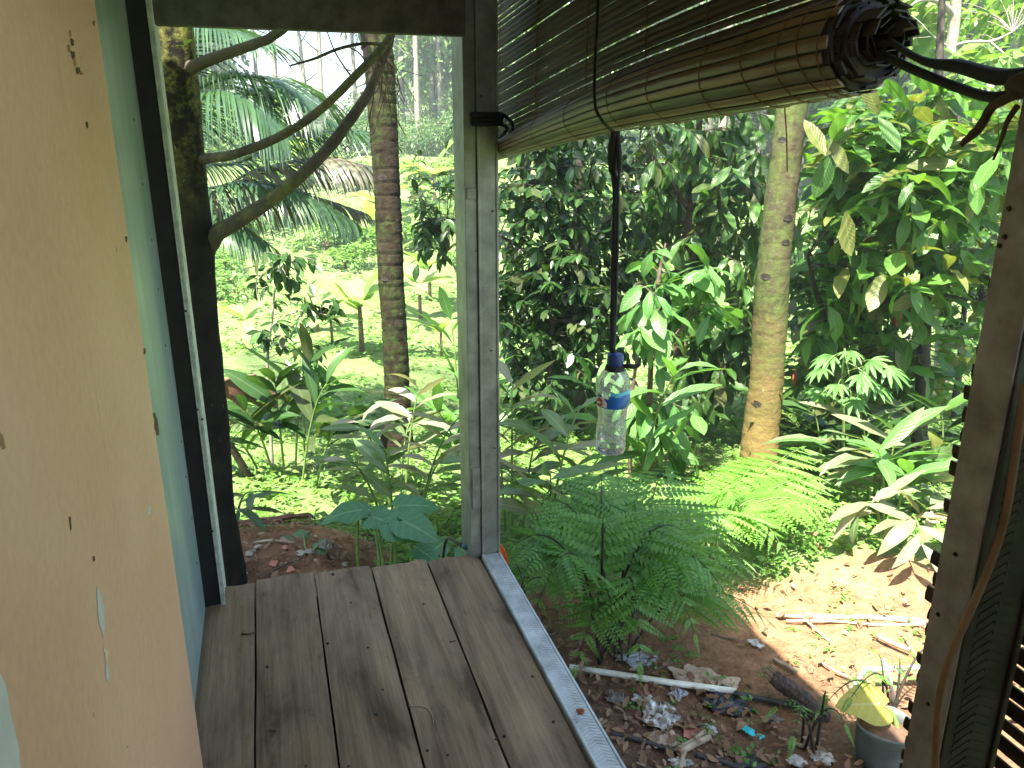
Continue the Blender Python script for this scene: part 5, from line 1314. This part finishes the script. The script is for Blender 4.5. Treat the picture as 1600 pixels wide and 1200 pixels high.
# ------------------------------------------------------------------ lawn plants, hillside, forest
def banana(loc, h, seed, label, nl=6, mat='leaf_banana'):
    rs = random.Random(seed); root = thing('banana_plant', loc, label, 'banana plant', None)
    MB().tube([loc-Z*.1, loc+Z*h*.25, loc+Z*h*.5], [.036*h/1.3, .03*h/1.3, .022*h/1.3], 8).build('stem', 'bark_brown', root, True)
    pl = []
    for k in range(nl):
        a = k*2.4+rs.random(); el = rs.uniform(.25, 1.4) if k else 2.5
        pl.append((rs.randrange(3), frame(loc+Z*h*rs.uniform(.4, .5), Vector((math.cos(a), math.sin(a), el)), Z+Vector((-math.cos(a), -math.sin(a), 0))*.4, h*rs.uniform(.6, .85), 1.2)))
    put_leaves(root, 'banana', mat, pl)
for i, (x, y, h, lb) in enumerate([(566, 552, 1.5, 'young banana plant with pale leaves just left of the slender palm'), (520, 545, .95, 'small banana plant left of the young one beside the palm'), (497, 520, 1.0, 'banana plant behind the sapling leaves, drooping'),
        (385, 545, .9, 'little banana plant alone on the lawn beside the mossy trunk'), (657, 500, 1.4, 'banana plant just right of the slender palm, leaves spread'), (672, 470, 1.5, 'banana plant highest up the lawn right of the slender palm'),
        (690, 560, .9, 'small banana plant near the far post'), (596, 380, 2.6, 'tall banana plant on the slope directly left of the slender palm'), (470, 290, 3.0, 'big banana plant at the forest edge in the left opening'), (1180, 520, 1.3, 'banana plant with whitish leaves seen left of the thick palm'), (680, 330, 2.4, 'banana plant on the upper slope right of the slender palm')]):
    banana(ground(x, y), h*1.0, i+3, lb, 7 if h > 1.2 else 5)

# grass tufts and ground cover
def blade_tuft(n=7, w=.05):
    it = []
    for i in range(n):
        a = random.uniform(0, 6.28); d = Vector((math.cos(a)*.55, math.sin(a)*.55, random.uniform(.5, 1.2)))
        it.append((leaf_proto(w*2, 2, .1, random.uniform(.3, .9), 0, .7, .7), np.array(frame((random.gauss(0, .15), random.gauss(0, .15), 0), d, Vector((-d.x, -d.y, .6)), random.uniform(.6, 1.1)))))
    return merge_protos(it)
def sprig(n=6):
    it = []
    for i in range(n):
        a = random.uniform(0, 6.28); d = Vector((math.cos(a), math.sin(a), random.uniform(-.1, .5)))
        it.append((leaf_proto(.55, 2, .08, .3, 0, .9, .8), np.array(frame((random.gauss(0, .3), random.gauss(0, .3), random.uniform(.1, 1.0)), d, Z+rvec(.3), random.uniform(.45, .9)))))
    return merge_protos(it)
tufts = [blade_tuft() for i in range(4)]; sprigs = [sprig(), sprig(7), sprig(5)]
def scatter(n, xr, yr, smin, smax, protos, cond, bias=1.0, vis=True):
    out = []
    while len(out) < n:
        y = yr[0]+(yr[1]-yr[0])*random.random()**bias; x = random.uniform(-1, 1)*(xr*y+1.0)
        if not cond(x, y): continue
        s = random.uniform(smin, smax)*(1+.035*max(0, y-6))
        a = random.uniform(0, 6.28)
        out.append((random.randrange(len(protos)), Matrix.Translation((x, y, hz(x, y)-.004))@Matrix.Rotation(a, 4, 'Z')@Matrix.Scale(s, 4)))
    return out
def not_dirt(x, y): return float(dirt_mask(x, y)) < random.uniform(.05, .6)
def under_deck(x, y):
    p = Vector((x, y, 0)); return p.dot(U) < 2.66 and -1 < p.dot(W) < .78
join_stuff('lawn_grass', tufts, 'grass', scatter(21000, .74, (5.2, 34), .035, .075, tufts, lambda x, y: True, 1.7), label='bright short grass on the sunny lawn beyond the trees', cat='grass')
clump = lambda x, y: noise.noise(Vector((x*.55, y*.55, 4))) > random.uniform(-.5, .35)
join_stuff('ground_cover', sprigs, 'leaf_cover', scatter(7500, .80, (3.0, 7.2), .045, .085, sprigs, lambda x, y: not_dirt(x, y) and not under_deck(x, y), 1.15), label='low leafy ground cover between the porch and the lawn', cat='ground cover')
join_stuff('slope_herbs', sprigs, 'leaf_cover', scatter(9000, .74, (7, 36), .06, .13, sprigs, clump, 1.5), label='patches of leafy herbs on the lawn slope', cat='ground cover')
join_stuff('dirt_weeds', sprigs, 'leaf_fern', scatter(260, .6, (2.0, 3.4), .018, .045, sprigs, lambda x, y: x > .3 and not under_deck(x, y) and noise.noise(Vector((x*2.2, y*2.2, 1))) > .12, 1.0), label='small green weeds sprouting on the bare earth', cat='weeds')
join_stuff('dry_grass', tufts, 'dead_leaf', scatter(420, .75, (2.6, 4.4), .02, .05, tufts, lambda x, y: x > .8 and noise.noise(Vector((x*1.7, y*1.7, 9))) > .05, 1.0), label='dry straw on the sunlit bare earth', cat='straw')
# leaf litter and chips
def chip(): return leaf_proto(random.uniform(.3, .55), 4, .15, random.uniform(-.6, .7), .05, 1, .9)
lit = [chip() for i in range(4)]
def lay(n, xr, yr, s0, s1, cond):
    out = []
    while len(out) < n:
        x = random.uniform(*xr); y = random.uniform(*yr)
        if under_deck(x, y) or not cond(x, y): continue
        out.append((random.randrange(4), Matrix.Translation((x, y, hz(x, y)+.016+random.uniform(0, .012)))@frame((0, 0, 0), Vector((random.gauss(0, 1), random.gauss(0, 1), random.gauss(0, .12))), Z+rvec(.25), random.uniform(s0, s1))))
    return out
join_stuff('leaf_litter', lit, 'dead_leaf', lay(1700, (.1, 2.6), (1.7, 3.9), .014, .055, lambda x, y: random.random() < .10+.9*(x+y < 3.35)) + lay(700, (-2.2, -.2), (2.9, 4.1), .012, .05, lambda x, y: float(dirt_mask(x, y)) > .1), label='brown dead leaves and chips scattered on the earth', cat='leaf litter')

# bushes on the slope: things of their own
def crown_proto(n, lobes, leaf, flat=.8, seed=0):
    rs = random.Random(seed); it = []
    lb = [(Vector((rs.uniform(-.6, .6), rs.uniform(-.6, .6), rs.uniform(-.5, .6)*flat)), rs.uniform(.3, .55)) for i in range(lobes)]
    lp = leaf_proto(.5, 2, .1, .3)
    for i in range(n):
        c, r = lb[rs.randrange(lobes)]
        d = Vector((rs.gauss(0, 1), rs.gauss(0, 1), rs.gauss(0, 1)+.25)).normalized(); p = c+Vector((d.x*r, d.y*r, d.z*r*flat))*rs.uniform(.55, 1.05)
        dr = d+Vector((rs.gauss(0, .5), rs.gauss(0, .5), rs.gauss(0, .3)-.3))
        it.append((lp, np.array(frame(p, dr, Vector((rs.gauss(0, .4), rs.gauss(0, .4), 1)), leaf*rs.uniform(.7, 1.3)))))
    return merge_protos(it)
BUSH = [crown_proto(650, 7, .20, .7, s) for s in (1, 2, 3)]
TREE = [crown_proto(1500, 12, .115, 1.0, s) for s in (4, 5, 6, 7)]
def crown_mesh(protos, i, mat):
    key = ('crown', id(protos), i, mat)
    if key not in _mesh_cache:
        V, Fq, uv = protos[i]; me = np_mesh('crown', V, Fq, uv); me.materials.append(MAT[mat]); _mesh_cache[key] = me
    return _mesh_cache[key]
def bush(loc, r, label, mat, i, zs=1.0):
    root = thing('bush', loc, label, 'bush', 'bushes on the slope')
    o = bpy.data.objects.new('crown', crown_mesh(BUSH, i % 3, mat)); COL.objects.link(o); o.parent = root
    o.location = (0, 0, r*.55*zs); o.scale = (r, r, r*zs); o.rotation_euler = (0, 0, i*1.3)
    m = MB()
    for k in range(4): m.tube(bez(loc-Z*.05, loc+Z*r*.4, loc+Vector((math.cos(k*1.6+i)*r*.45, math.sin(k*1.6+i)*r*.45, r*.6*zs)), 5), [.03*r, .025*r, .02*r, .015*r, .01*r], 5)
    m.build('stem', 'bark_brown', root)
BU = [(370, 470, 1.2, 'low bush on the lawn close to the mossy trunk'), (350, 430, 1.6, 'bush half hidden behind the mossy trunk'), (540, 420, 1.4, 'yellow-green grassy bush on the slope under the palm fronds'), (510, 395, 2.0, 'bush higher on the slope under the palm fronds'), (560, 390, 1.7, 'bush left of the slender palm on the slope'),
      (650, 390, 1.6, 'bush just right of the slender palm'), (690, 360, 1.7, 'bush on the slope between the palm and the far post'), (665, 320, 2.2, 'upper bush between the palm and the far post'), (715, 420, 1.2, 'bush touching the far post on the lawn'), (430, 360, 2.2, 'bush seen under the drooping palm fronds'),
      (640, 290, 2.6, 'bush below the forest edge right of the palm'), (700, 290, 2.6, 'bush below the forest edge by the far post'), (540, 300, 2.6, 'bush at the forest edge left of the palm'), (430, 300, 3.0, 'bush at the forest edge behind the fronds'),
      (1300, 220, 3.2, 'bush on the right hill behind the cacao'), (1400, 210, 3.4, 'bush on the right hill under the strap'), (1500, 220, 3.0, 'bush on the right hill by the near post'), (1080, 330, 2.2, 'bush behind the dark cacao'), (960, 350, 2.2, 'bush behind the dark small-leaved tree'), (1560, 330, 2.0, 'bush behind the cacao near the right post')]
for i, (x, y, r, lb) in enumerate(BU): bush(ground(x, y), r*.55, lb, 'leaf_cover' if i % 3 else 'leaf_light_tree', i, .7)

# tall thin forest trees that stand out
def tall_tree(loc, h, r, label, i, mat='leaf_forest', lean=0, cz=1.2, bark='bark_pale'):
    root = thing('forest_tree', loc, label, 'tree', 'tall trees at the forest edge')
    top = loc+Vector((lean, 0, h)); m = MB(); P = spline([loc-Z*.3, loc+Vector((lean*.2, 0, h*.4)), top], 12); m.tube(P, lerp_list([.16, .12, .05], 12), 7, wob=.06)
    for k in range(7):
        f = .45+.07*k; q = P[int(f*11)]; a = k*2.2+i; m.tube(bez(q, q+Vector((math.cos(a)*r*.5, math.sin(a)*r*.5, .4)), q+Vector((math.cos(a)*r, math.sin(a)*r, r*.7)), 5), [.05, .045, .035, .025, .012], 5)
    m.build('trunk', bark, root, True)
    o = bpy.data.objects.new('crown', crown_mesh(TREE, i % 4, mat)); COL.objects.link(o); o.parent = root
    o.location = (lean*.8, 0, h*.86); o.scale = (r*1.15, r*1.15, r*cz); o.rotation_euler = (0, 0, i*2.1)
TT = [(440, 250, 46, 13, 2.2, 'thin tall tree at the left of the bright sky gap', .4), (486, 250, 50, 12, 2.0, 'thin tree in the middle of the bright sky gap', -.6), (508, 250, 44, 15, 2.2, 'thin tree forking at the right of the bright sky gap', .5), (412, 250, 55, 14, 2.4, 'thin tree behind the palm fronds at the sky gap', .2),
      (654, 240, 42, 18, 3.2, 'tall pale-trunked tree right of the slender palm', .2), (690, 240, 46, 20, 3.4, 'tall tree next to the far post at the forest edge', 0), (632, 240, 50, 19, 3.0, 'tall tree just right of the slender palm trunk top', -.4), (560, 240, 48, 10, 2.8, 'rounded tree left of the slender palm at the forest edge', 0),
      (1420, 200, 34, 14, 3.2, 'tall tree on the right hill above the strap', .3), (1530, 200, 36, 16, 3.4, 'tall tree on the right hill by the post top', 0), (1350, 200, 38, 17, 3.4, 'tall tree on the right hill behind the blind roll', .2), (1590, 210, 30, 13, 3.0, 'tree at the far right edge of the hill', 0)]
for i, (x, y, d, h, r, lb, ln) in enumerate(TT):
    p = at(x, y, d); tall_tree(foot(p), h, r, lb, i, 'leaf_forest' if i > 3 else 'leaf_light_tree', ln, 1.5)
# the wood behind, read as one mass
pl = []; mt = MB()
rs = random.Random(5)
for k in range(330):
    y = rs.uniform(42, 110); x = rs.uniform(-1, 1)*(y*.85+8)
    px = 800+x/y*F_PX/math.cos(PITCH)
    ang = x/y
    gap = math.exp(-((ang+.245)/.11)**2)         # the thin stretch of the ridge, seen as the bright gap
    h = rs.uniform(8, 17)*(1-.80*gap); r = rs.uniform(2.4, 4.2)*(1-.35*gap)
    if gap > .3: continue
    z = hz(x, y)
    for q in range(3 if gap < .4 else 1):
        pl.append((rs.randrange(4), Matrix.Translation((x+rs.uniform(-1, 1)*r*.4, y+rs.uniform(-1, 1)*r*.4, z+h*(.42+.27*q)))@Matrix.Rotation(rs.uniform(0, 6), 4, 'Z')@Matrix.Diagonal((r, r, r*rs.uniform(.9, 1.4), 1))))
    mt.tube([Vector((x, y, z-.3)), Vector((x+rs.uniform(-.4, .4), y, z+h))], [.2, .09], 5)
for k in range(190):           # understorey along the edge
    y = rs.uniform(38, 52); x = rs.uniform(-1, 1)*(y*.8+6); y -= .30*max(0, x-3)*.6
    r = rs.uniform(1.0, 2.2); z = hz(x, y)
    if y < 24: continue
    pl.append((rs.randrange(4), Matrix.Translation((x, y, z+r*.6))@Matrix.Rotation(rs.uniform(0, 6), 4, 'Z')@Matrix.Diagonal((r, r, r*.9, 1))))
for k in range(70):            # closed canopy of the nearer hill on the right
    an = rs.uniform(.22, .85); y = rs.uniform(26, 44); x = an*y; r = rs.uniform(2.2, 3.6); z = hz(x, y); hh = rs.uniform(3, 13)
    pl.append((rs.randrange(4), Matrix.Translation((x, y, z+hh))@Matrix.Rotation(rs.uniform(0, 6), 4, 'Z')@Matrix.Diagonal((r, r, r*1.1, 1))))
    mt.tube([Vector((x, y, z-.3)), Vector((x, y, z+hh))], [.16, .07], 5)
half = [p for i, p in enumerate(pl) if i % 3]; other = [p for i, p in enumerate(pl) if i % 3 == 0]
forest = thing('forest', Vector((0, 60, 3)), 'hazy green wood covering the hill behind the lawn', 'forest'); forest['kind'] = 'stuff'
join_stuff('foliage', TREE, 'leaf_forest', half, parent=forest)
join_stuff('foliage', TREE, 'leaf_light_tree', other, parent=forest)
o = mt.build('trunks', 'bark_pale', forest); o['kind'] = 'stuff'

# ------------------------------------------------------------------ litter on the ground
def gp(x, y, lift=0.0):
    p = ground(x, y); return p+Z*lift
def lying(pix, r, name, mat, label, cat, n=24, lift=None, sides=8, wob=0.0, taper=None):
    P = spline([gp(x, y, r*1.0+.006 if lift is None else lift) for x, y in pix], n)
    for i, p in enumerate(P):
        p.z = max(p.z, hz(p.x, p.y)+r*.6)
    R = lerp_list(taper, n) if taper else r
    return tag(MB().tube(P, R, sides, wob=wob).build(name, mat, None, True), label, cat)
pv = thing('pvc_pipe', gp(1020, 1065), 'dirty white plastic pipe lying below the large dark fern', 'pipe')
P = [gp(890, 1050, .02), gp(960, 1062, .022), gp(1050, 1076, .024), gp(1148, 1092, .026)]
MB().tube(P, .0125, 12).build('pipe', 'pipe_pvc', pv, True)
MB().tube(spline([gp(1146, 1092, .026), gp(1180, 1100, .02), gp(1240, 1110, .018), gp(1290, 1122, .016)], 12), .0118, 10, wob=.08).build('pipe_end', 'pipe_black', pv, True)
lying([(955, 1152), (990, 1160), (1040, 1175), (1062, 1180)], .008, 'hose', 'pipe_black', 'thin black hose on the dark earth beside the sill', 'hose')
lying([(1085, 1188), (1130, 1198), (1170, 1215)], .010, 'hose', 'pipe_black', 'second black hose end at the bottom of the picture', 'hose')
lg = thing('rotten_log', gp(1250, 1090), 'blackened split log standing out of the earth beside the small fern', 'log')
m = MB(); A_ = gp(1290, 1120, -.02); B_ = at(1208, 1057, 2.52); B_.z = max(B_.z, hz(B_.x, B_.y)+.10)
P = spline([A_, A_.lerp(B_, .5)+Z*.01, B_], 20); m.tube(P, lerp_list([.035, .034, .031, .028], 20), 9, wob=.28); m.build('trunk', 'wood_rot', lg)
t = (B_-A_).normalized(); m = MB()
for k in range(7): 
    a = k*.9; q = B_+Vector((math.cos(a)*.02, math.sin(a)*.01, math.sin(a)*.018)); m.tube([q-t*.03, q+t*random.uniform(.01, .035)], [.009, .003], 5)
m.build('splinters', 'bark_brown', lg)
for pix, r, lb in (([(1212, 966), (1280, 971), (1350, 970), (1445, 979)], .009, 'long pale stick lying across the sunlit earth'), ([(1228, 976), (1300, 975), (1370, 981), (1440, 980)], .007, 'pale stick just below the long one on the sunlit earth'), ([(1250, 964), (1310, 968), (1370, 966), (1442, 972)], .005, 'thin upper stick of the pale bundle on the sunlit earth'),
        ([(1255, 970), (1275, 990), (1298, 1010)], .007, 'short forked stick slanting down from the pale bundle'), ([(1370, 1000), (1395, 1012), (1420, 1022)], .010, 'white split stick on the sunlit earth by the post'), ([(1396, 985), (1415, 1005), (1432, 1030)], .003, 'hair-thin twig on the sunlit earth by the post'),
        ([(1280, 1038), (1310, 1056), (1330, 1066)], .005, 'thin pale twig pointing to the bracket on the sunlit earth'), ([(1208, 1036), (1228, 1046), (1244, 1056)], .008, 'pale stick end beside the top of the rotten log'), ([(1110, 995), (1130, 1000), (1148, 1004)], .005, 'short brown stick in the shade right of the dark fern'),
        ([(1216, 1160), (1240, 1168), (1262, 1176)], .006, 'pale stick near the grey pot foot'), ([(1002, 1056), (1040, 1045), (1062, 1030)], .005, 'brown twig leaning under the large dark fern')):
    lying(pix, r, 'stick', 'stick_pale' if 'brown' not in lb else 'bark_brown', lb, 'stick', wob=.25, n=14, sides=6)
# crooked white pipe frame
wf = thing('pipe_frame', gp(1345, 1075), 'white pipe with a dark folded strap, over the sunlit earth', 'pipe')
q0 = at(1352, 1050, 2.55); q1 = at(1450, 1050, 2.55); q1.z = q0.z
for q in (q0, q1): q.z = max(q.z, hz(q.x, q.y)+.10)
MB().tube([q0, q0.lerp(q1, .25), q1, q1+(q1-q0)*.6], .012, 10).build('pipe', 'plastic_white', wf, True)
MB().tube(spline([q0, at(1335, 1070, 2.5), gp(1322, 1088, 0)], 8), [.012, .011, .009, .008, .007, .006, .005, .004], 7).build('strap', 'plastic_grey', wf, True)
MB().tube(spline([q1+(q1-q0)*.55, foot(q1+(q1-q0)*.58)], 4), .011, 8).build('leg', 'plastic_grey', wf)
MB().tube(spline([at(1380, 1030, 2.5), at(1390, 1060, 2.45), gp(1395, 1095)], 6), .009, 6).build('leg', 'plastic_grey', wf)
# grey pot
pb = gp(1375, 1192); pot = thing('flower_pot', pb, 'dented grey metal pot with earth at the lower right', 'pot')
HP = .20; m = MB(); n = 28
prof_ = [(-.03, .070), (.03, .078), (.09, .086), (.145, .092), (.155, .093), (.155, .088), (.11, .083)]
for z_, r_ in prof_:
    for k in range(n):
        a = 2*math.pi*k/n; r = r_*(1+.10*noise.noise(Vector((math.cos(a)*1.3, math.sin(a)*1.3, z_*6)))+.03*math.cos(2*a)); m.v.append(pb+Vector((r*math.cos(a), r*math.sin(a), z_+.008*math.sin(a*2)*(z_ > .1))))
for i in range(len(prof_)-1):
    for k in range(n): m.f.append((i*n+k, i*n+(k+1) % n, (i+1)*n+(k+1) % n, (i+1)*n+k))
m.f.append(tuple(range(n))[::-1]); m.build('body', 'pot_metal', pot, True)
m = MB(); m.v.append(pb+Z*.135)
for k in range(n):
    a = 2*math.pi*k/n; m.v.append(pb+Vector((.085*math.cos(a), .085*math.sin(a), .12)))
for k in range(n): m.f.append((0, 1+k, 1+(k+1) % n))
m.build('soil', 'shell_brown', pot, True)
tr2 = lambda b, x, y, d, s, dv, up: (b, at(x, y, d), s, Vector(dv), Vector(up))
taro('big yellowing taro leaf leaning over the grey pot', [tr2(pb+Vector((.05, .02, .15)), 1375, 1100, 2.22, .15, (-.95, -.1, .12), (.2, -.45, 1))], 'leaf_yellow')
# rumpled plastic and card
def rumple(pix, size, name, mat, label, cat, flat=.35, seed=0, n=12, sx=1.0, rot=0):
    size *= .8; c = gp(*pix, .0); b = MB(); rs = random.Random(seed)
    for i in range(n+1):
        for j in range(n+1):
            u = (i/n-.5)*2; v = (j/n-.5)*2
            th_ = math.atan2(v, u); rr = 1+.55*noise.noise(Vector((math.cos(th_)*1.6, math.sin(th_)*1.6, seed*1.7)))+.25*noise.noise(Vector((math.cos(th_)*4, math.sin(th_)*4, seed*.7)))
            x = u*math.sqrt(1-v*v/2)*size*sx*rr*1.1; y = v*math.sqrt(1-u*u/2)*size*rr*1.1
            x, y = x*math.cos(rot)-y*math.sin(rot), x*math.sin(rot)+y*math.cos(rot)
            q = Vector((u*2.1, v*2.1, seed)); z = flat*size*(abs(noise.noise(q))*1.1+.5*abs(noise.noise(q*2.3))+.25*abs(noise.noise(q*5)))*(1-.6*max(abs(u), abs(v))**3)
            X = c.x+x+rs.gauss(0, size*.02); Y = c.y+y+rs.gauss(0, size*.02); b.v.append(Vector((X, Y, hz(X, Y)+.012+z)))
    for i in range(n):
        for j in range(n):
            if rs.random() < .05 and (i in (0, n-1) or j in (0, n-1)): continue
            k = i*(n+1)+j; b.f.append((k, k+n+1, k+n+2, k+1))
    o = b.build(name, mat, None, seed % 2 == 0); s = o.modifiers.new('thick', 'SOLIDIFY'); s.thickness = .003
    return tag(o, label, cat)
rumple((1030, 1125), .085, 'plastic_bag', 'plastic_white', 'crumpled white plastic bag on the dark earth beside the sill', 'plastic bag', .55, 3)
rumple((1010, 1105), .05, 'plastic_bag', 'plastic_white', 'small white plastic scrap above the crumpled bag', 'plastic bag', .5, 5, rot=.6)
rumple((1105, 1145), .035, 'plastic_scrap', 'plastic_grey', 'grey plastic scrap right of the crumpled white bag', 'plastic scrap', .5, 7)
rumple((1058, 1088), .04, 'plastic_scrap', 'plastic_grey', 'grey plastic scrap under the white pipe', 'plastic scrap', .5, 9)
rumple((1130, 1102), .07, 'plastic_bag', 'plastic_black', 'black plastic bag under the end of the white pipe', 'plastic bag', .4, 11, sx=1.5)
rumple((1170, 1196), .06, 'plastic_bag', 'plastic_black', 'blackish plastic at the bottom edge of the picture', 'plastic bag', .4, 12)
rumple((1168, 1148), .035, 'plastic_scrap', 'plastic_cyan', 'bright cyan plastic scrap on the brown earth', 'plastic scrap', .4, 13, sx=.6, rot=.5)
rumple((1188, 1155), .016, 'plastic_scrap', 'plastic_cyan', 'tiny cyan plastic shred right of the bigger one', 'plastic scrap', .4, 14)
rumple((1208, 1130), .035, 'stone_piece', 'stone', 'pale grey stone right of the cyan scrap', 'stone', 1.1, 15)
rumple((1090, 1066), .075, 'cardboard_piece', 'cardboard', 'torn flat cardboard above the end of the white pipe', 'cardboard', .25, 17, sx=1.4, rot=-.3)
rumple((1125, 1072), .055, 'cardboard_piece', 'cardboard', 'smaller cardboard flap right of the torn cardboard', 'cardboard', .3, 19, sx=1.3, rot=.2)
rumple((1035, 1158), .05, 'wood_chip', 'cardboard', 'pale flat wood chip below the crumpled bag', 'wood chip', .15, 21, sx=1.5)
rumple((1085, 1152), .045, 'tile_piece', 'tile_red', 'brownish-red tile fragment right of the wood chip', 'tile fragment', .12, 23, n=5)
rumple((1065, 1200), .04, 'plastic_scrap', 'plastic_white', 'white plastic scrap at the bottom edge', 'plastic scrap', .4, 25)
rumple((1285, 1190), .04, 'plastic_bag', 'plastic_white', 'white plastic bag remains left of the grey pot', 'plastic bag', .4, 27)
rumple((1245, 1196), .04, 'plastic_scrap', 'plastic_white', 'small white scrap left of the bag by the pot', 'plastic scrap', .4, 29)
rumple((1000, 1036), .05, 'plastic_scrap', 'plastic_grey', 'greyish plastic strip under the dark fern', 'plastic scrap', .3, 31, sx=1.6)
rumple((960, 1095), .04, 'stone_piece', 'stone', 'mossy brown stone between the sill and the white pipe', 'stone', 1.0, 33)
rumple((1180, 1010), .03, 'plastic_scrap', 'plastic_white', 'white scrap at the edge of the sunlit earth', 'plastic scrap', .3, 35)
for pix, r, lb in (([(1060, 1185), (1085, 1172), (1108, 1160)], .014, 'split pale plank piece under the red tile fragment'), ([(1058, 1178), (1080, 1166), (1100, 1152)], .012, 'upper split plank piece by the red tile fragment'), ([(1060, 1210), (1066, 1190), (1070, 1180)], .010, 'short plank piece pointing to the bottom edge')):
    lying(pix, r, 'plank_piece', 'stick_pale', lb, 'wood piece', sides=4, n=6)
# left heap
for pix, s, mt_, lb, nm in (((427, 884), .022, 'tile_red', 'small red tile fragment on the heap behind the floor', 'tile_piece'), ((471, 867), .024, 'tile_cream', 'left one of two cream tile fragments on the heap', 'tile_piece'), ((483, 867), .022, 'tile_cream', 'right one of two cream tile fragments on the heap', 'tile_piece'), ((404, 860), .02, 'tile_cream', 'pale sliver near the mossy trunk on the heap', 'tile_piece'), ((392, 868), .025, 'tile_cream', 'long pale chip beside the mossy trunk', 'tile_piece'), ((378, 900), .03, 'plastic_grey', 'grey scrap at the foot of the mossy trunk', 'plastic_scrap'), ((446, 860), .018, 'tile_red', 'brown-red chip behind the cream fragments', 'tile_piece'), ((455, 895), .02, 'tile_red', 'low red chip close to the floor end', 'tile_piece'), ((540, 885), .02, 'tile_cream', 'pale chip by the taro stalks', 'tile_piece')):
    rumple(pix, s, nm, mt_, lb, nm.replace('_', ' '), .2, int(s*1000)+pix[0], n=4)
rumple((513, 858), .05, 'stone_piece', 'stone', 'mossy round stone behind the coconut shell', 'stone', 1.1, 41)
c = gp(520, 880); cs = thing('coconut_shell', c, 'broken half coconut shell lying open on the heap', 'coconut shell'); m = MB()
ax_ = Vector((-.15, -.55, .8)).normalized(); e1 = ax_.cross(Z).normalized(); e2 = ax_.cross(e1)
pr_ = [(-.032, .006), (-.026, .022), (-.010, .034), (.006, .037), (.006, .032), (-.008, .028), (-.02, .018), (-.026, .004)]
for z_, r_ in pr_:
    for k in range(18):
        a = 2*math.pi*k/18; rr = r_*(1+.06*noise.noise(Vector((math.cos(a)*2, math.sin(a)*2, z_*30)))); m.v.append(c+Z*.035+ax_*z_+e1*(rr*math.cos(a))+e2*(rr*math.sin(a)))
for i in range(len(pr_)-1):
    for k in range(18): m.f.append((i*18+k, i*18+(k+1) % 18, (i+1)*18+(k+1) % 18, (i+1)*18+k))
m.build('shell', 'shell_brown', cs, True)
lying([(408, 905), (440, 890), (472, 876)], .006, 'stick', 'bark_brown', 'brown stick lying across the heap behind the floor', 'stick', n=10, sides=6, wob=.3)
lying([(395, 852), (425, 850), (460, 852)], .006, 'stick', 'stick_pale', 'pale curved stick behind the red tile fragment', 'stick', n=10, sides=6, wob=.3)
lying([(560, 838), (600, 842), (640, 842)], .008, 'stick', 'bark_brown', 'brown stick behind the taro stalks', 'stick', n=10, sides=6, wob=.3)
lying([(640, 858), (690, 856), (720, 852)], .006, 'stick', 'stick_pale', 'pale stick behind the far end of the floor', 'stick', n=10, sides=6, wob=.3)

# ------------------------------------------------------------------ moist air
hb = MB().box(Vector((0, 45, 12)), Vector((115, 0, 0)), Vector((0, 75, 0)), Vector((0, 0, 17)))
m_, nt, N, L, b_ = new_mat('haze'); N.remove(b_)
vol = N.new('ShaderNodeVolumePrincipled'); vol.inputs['Color'].default_value = (.85, .93, 1, 1); vol.inputs['Density'].default_value = .0028; vol.inputs['Anisotropy'].default_value = .3
L.new(vol.outputs[0], N['Material Output'].inputs['Volume'])
hz_o = hb.build('haze', 'haze'); hz_o['kind'] = 'stuff'
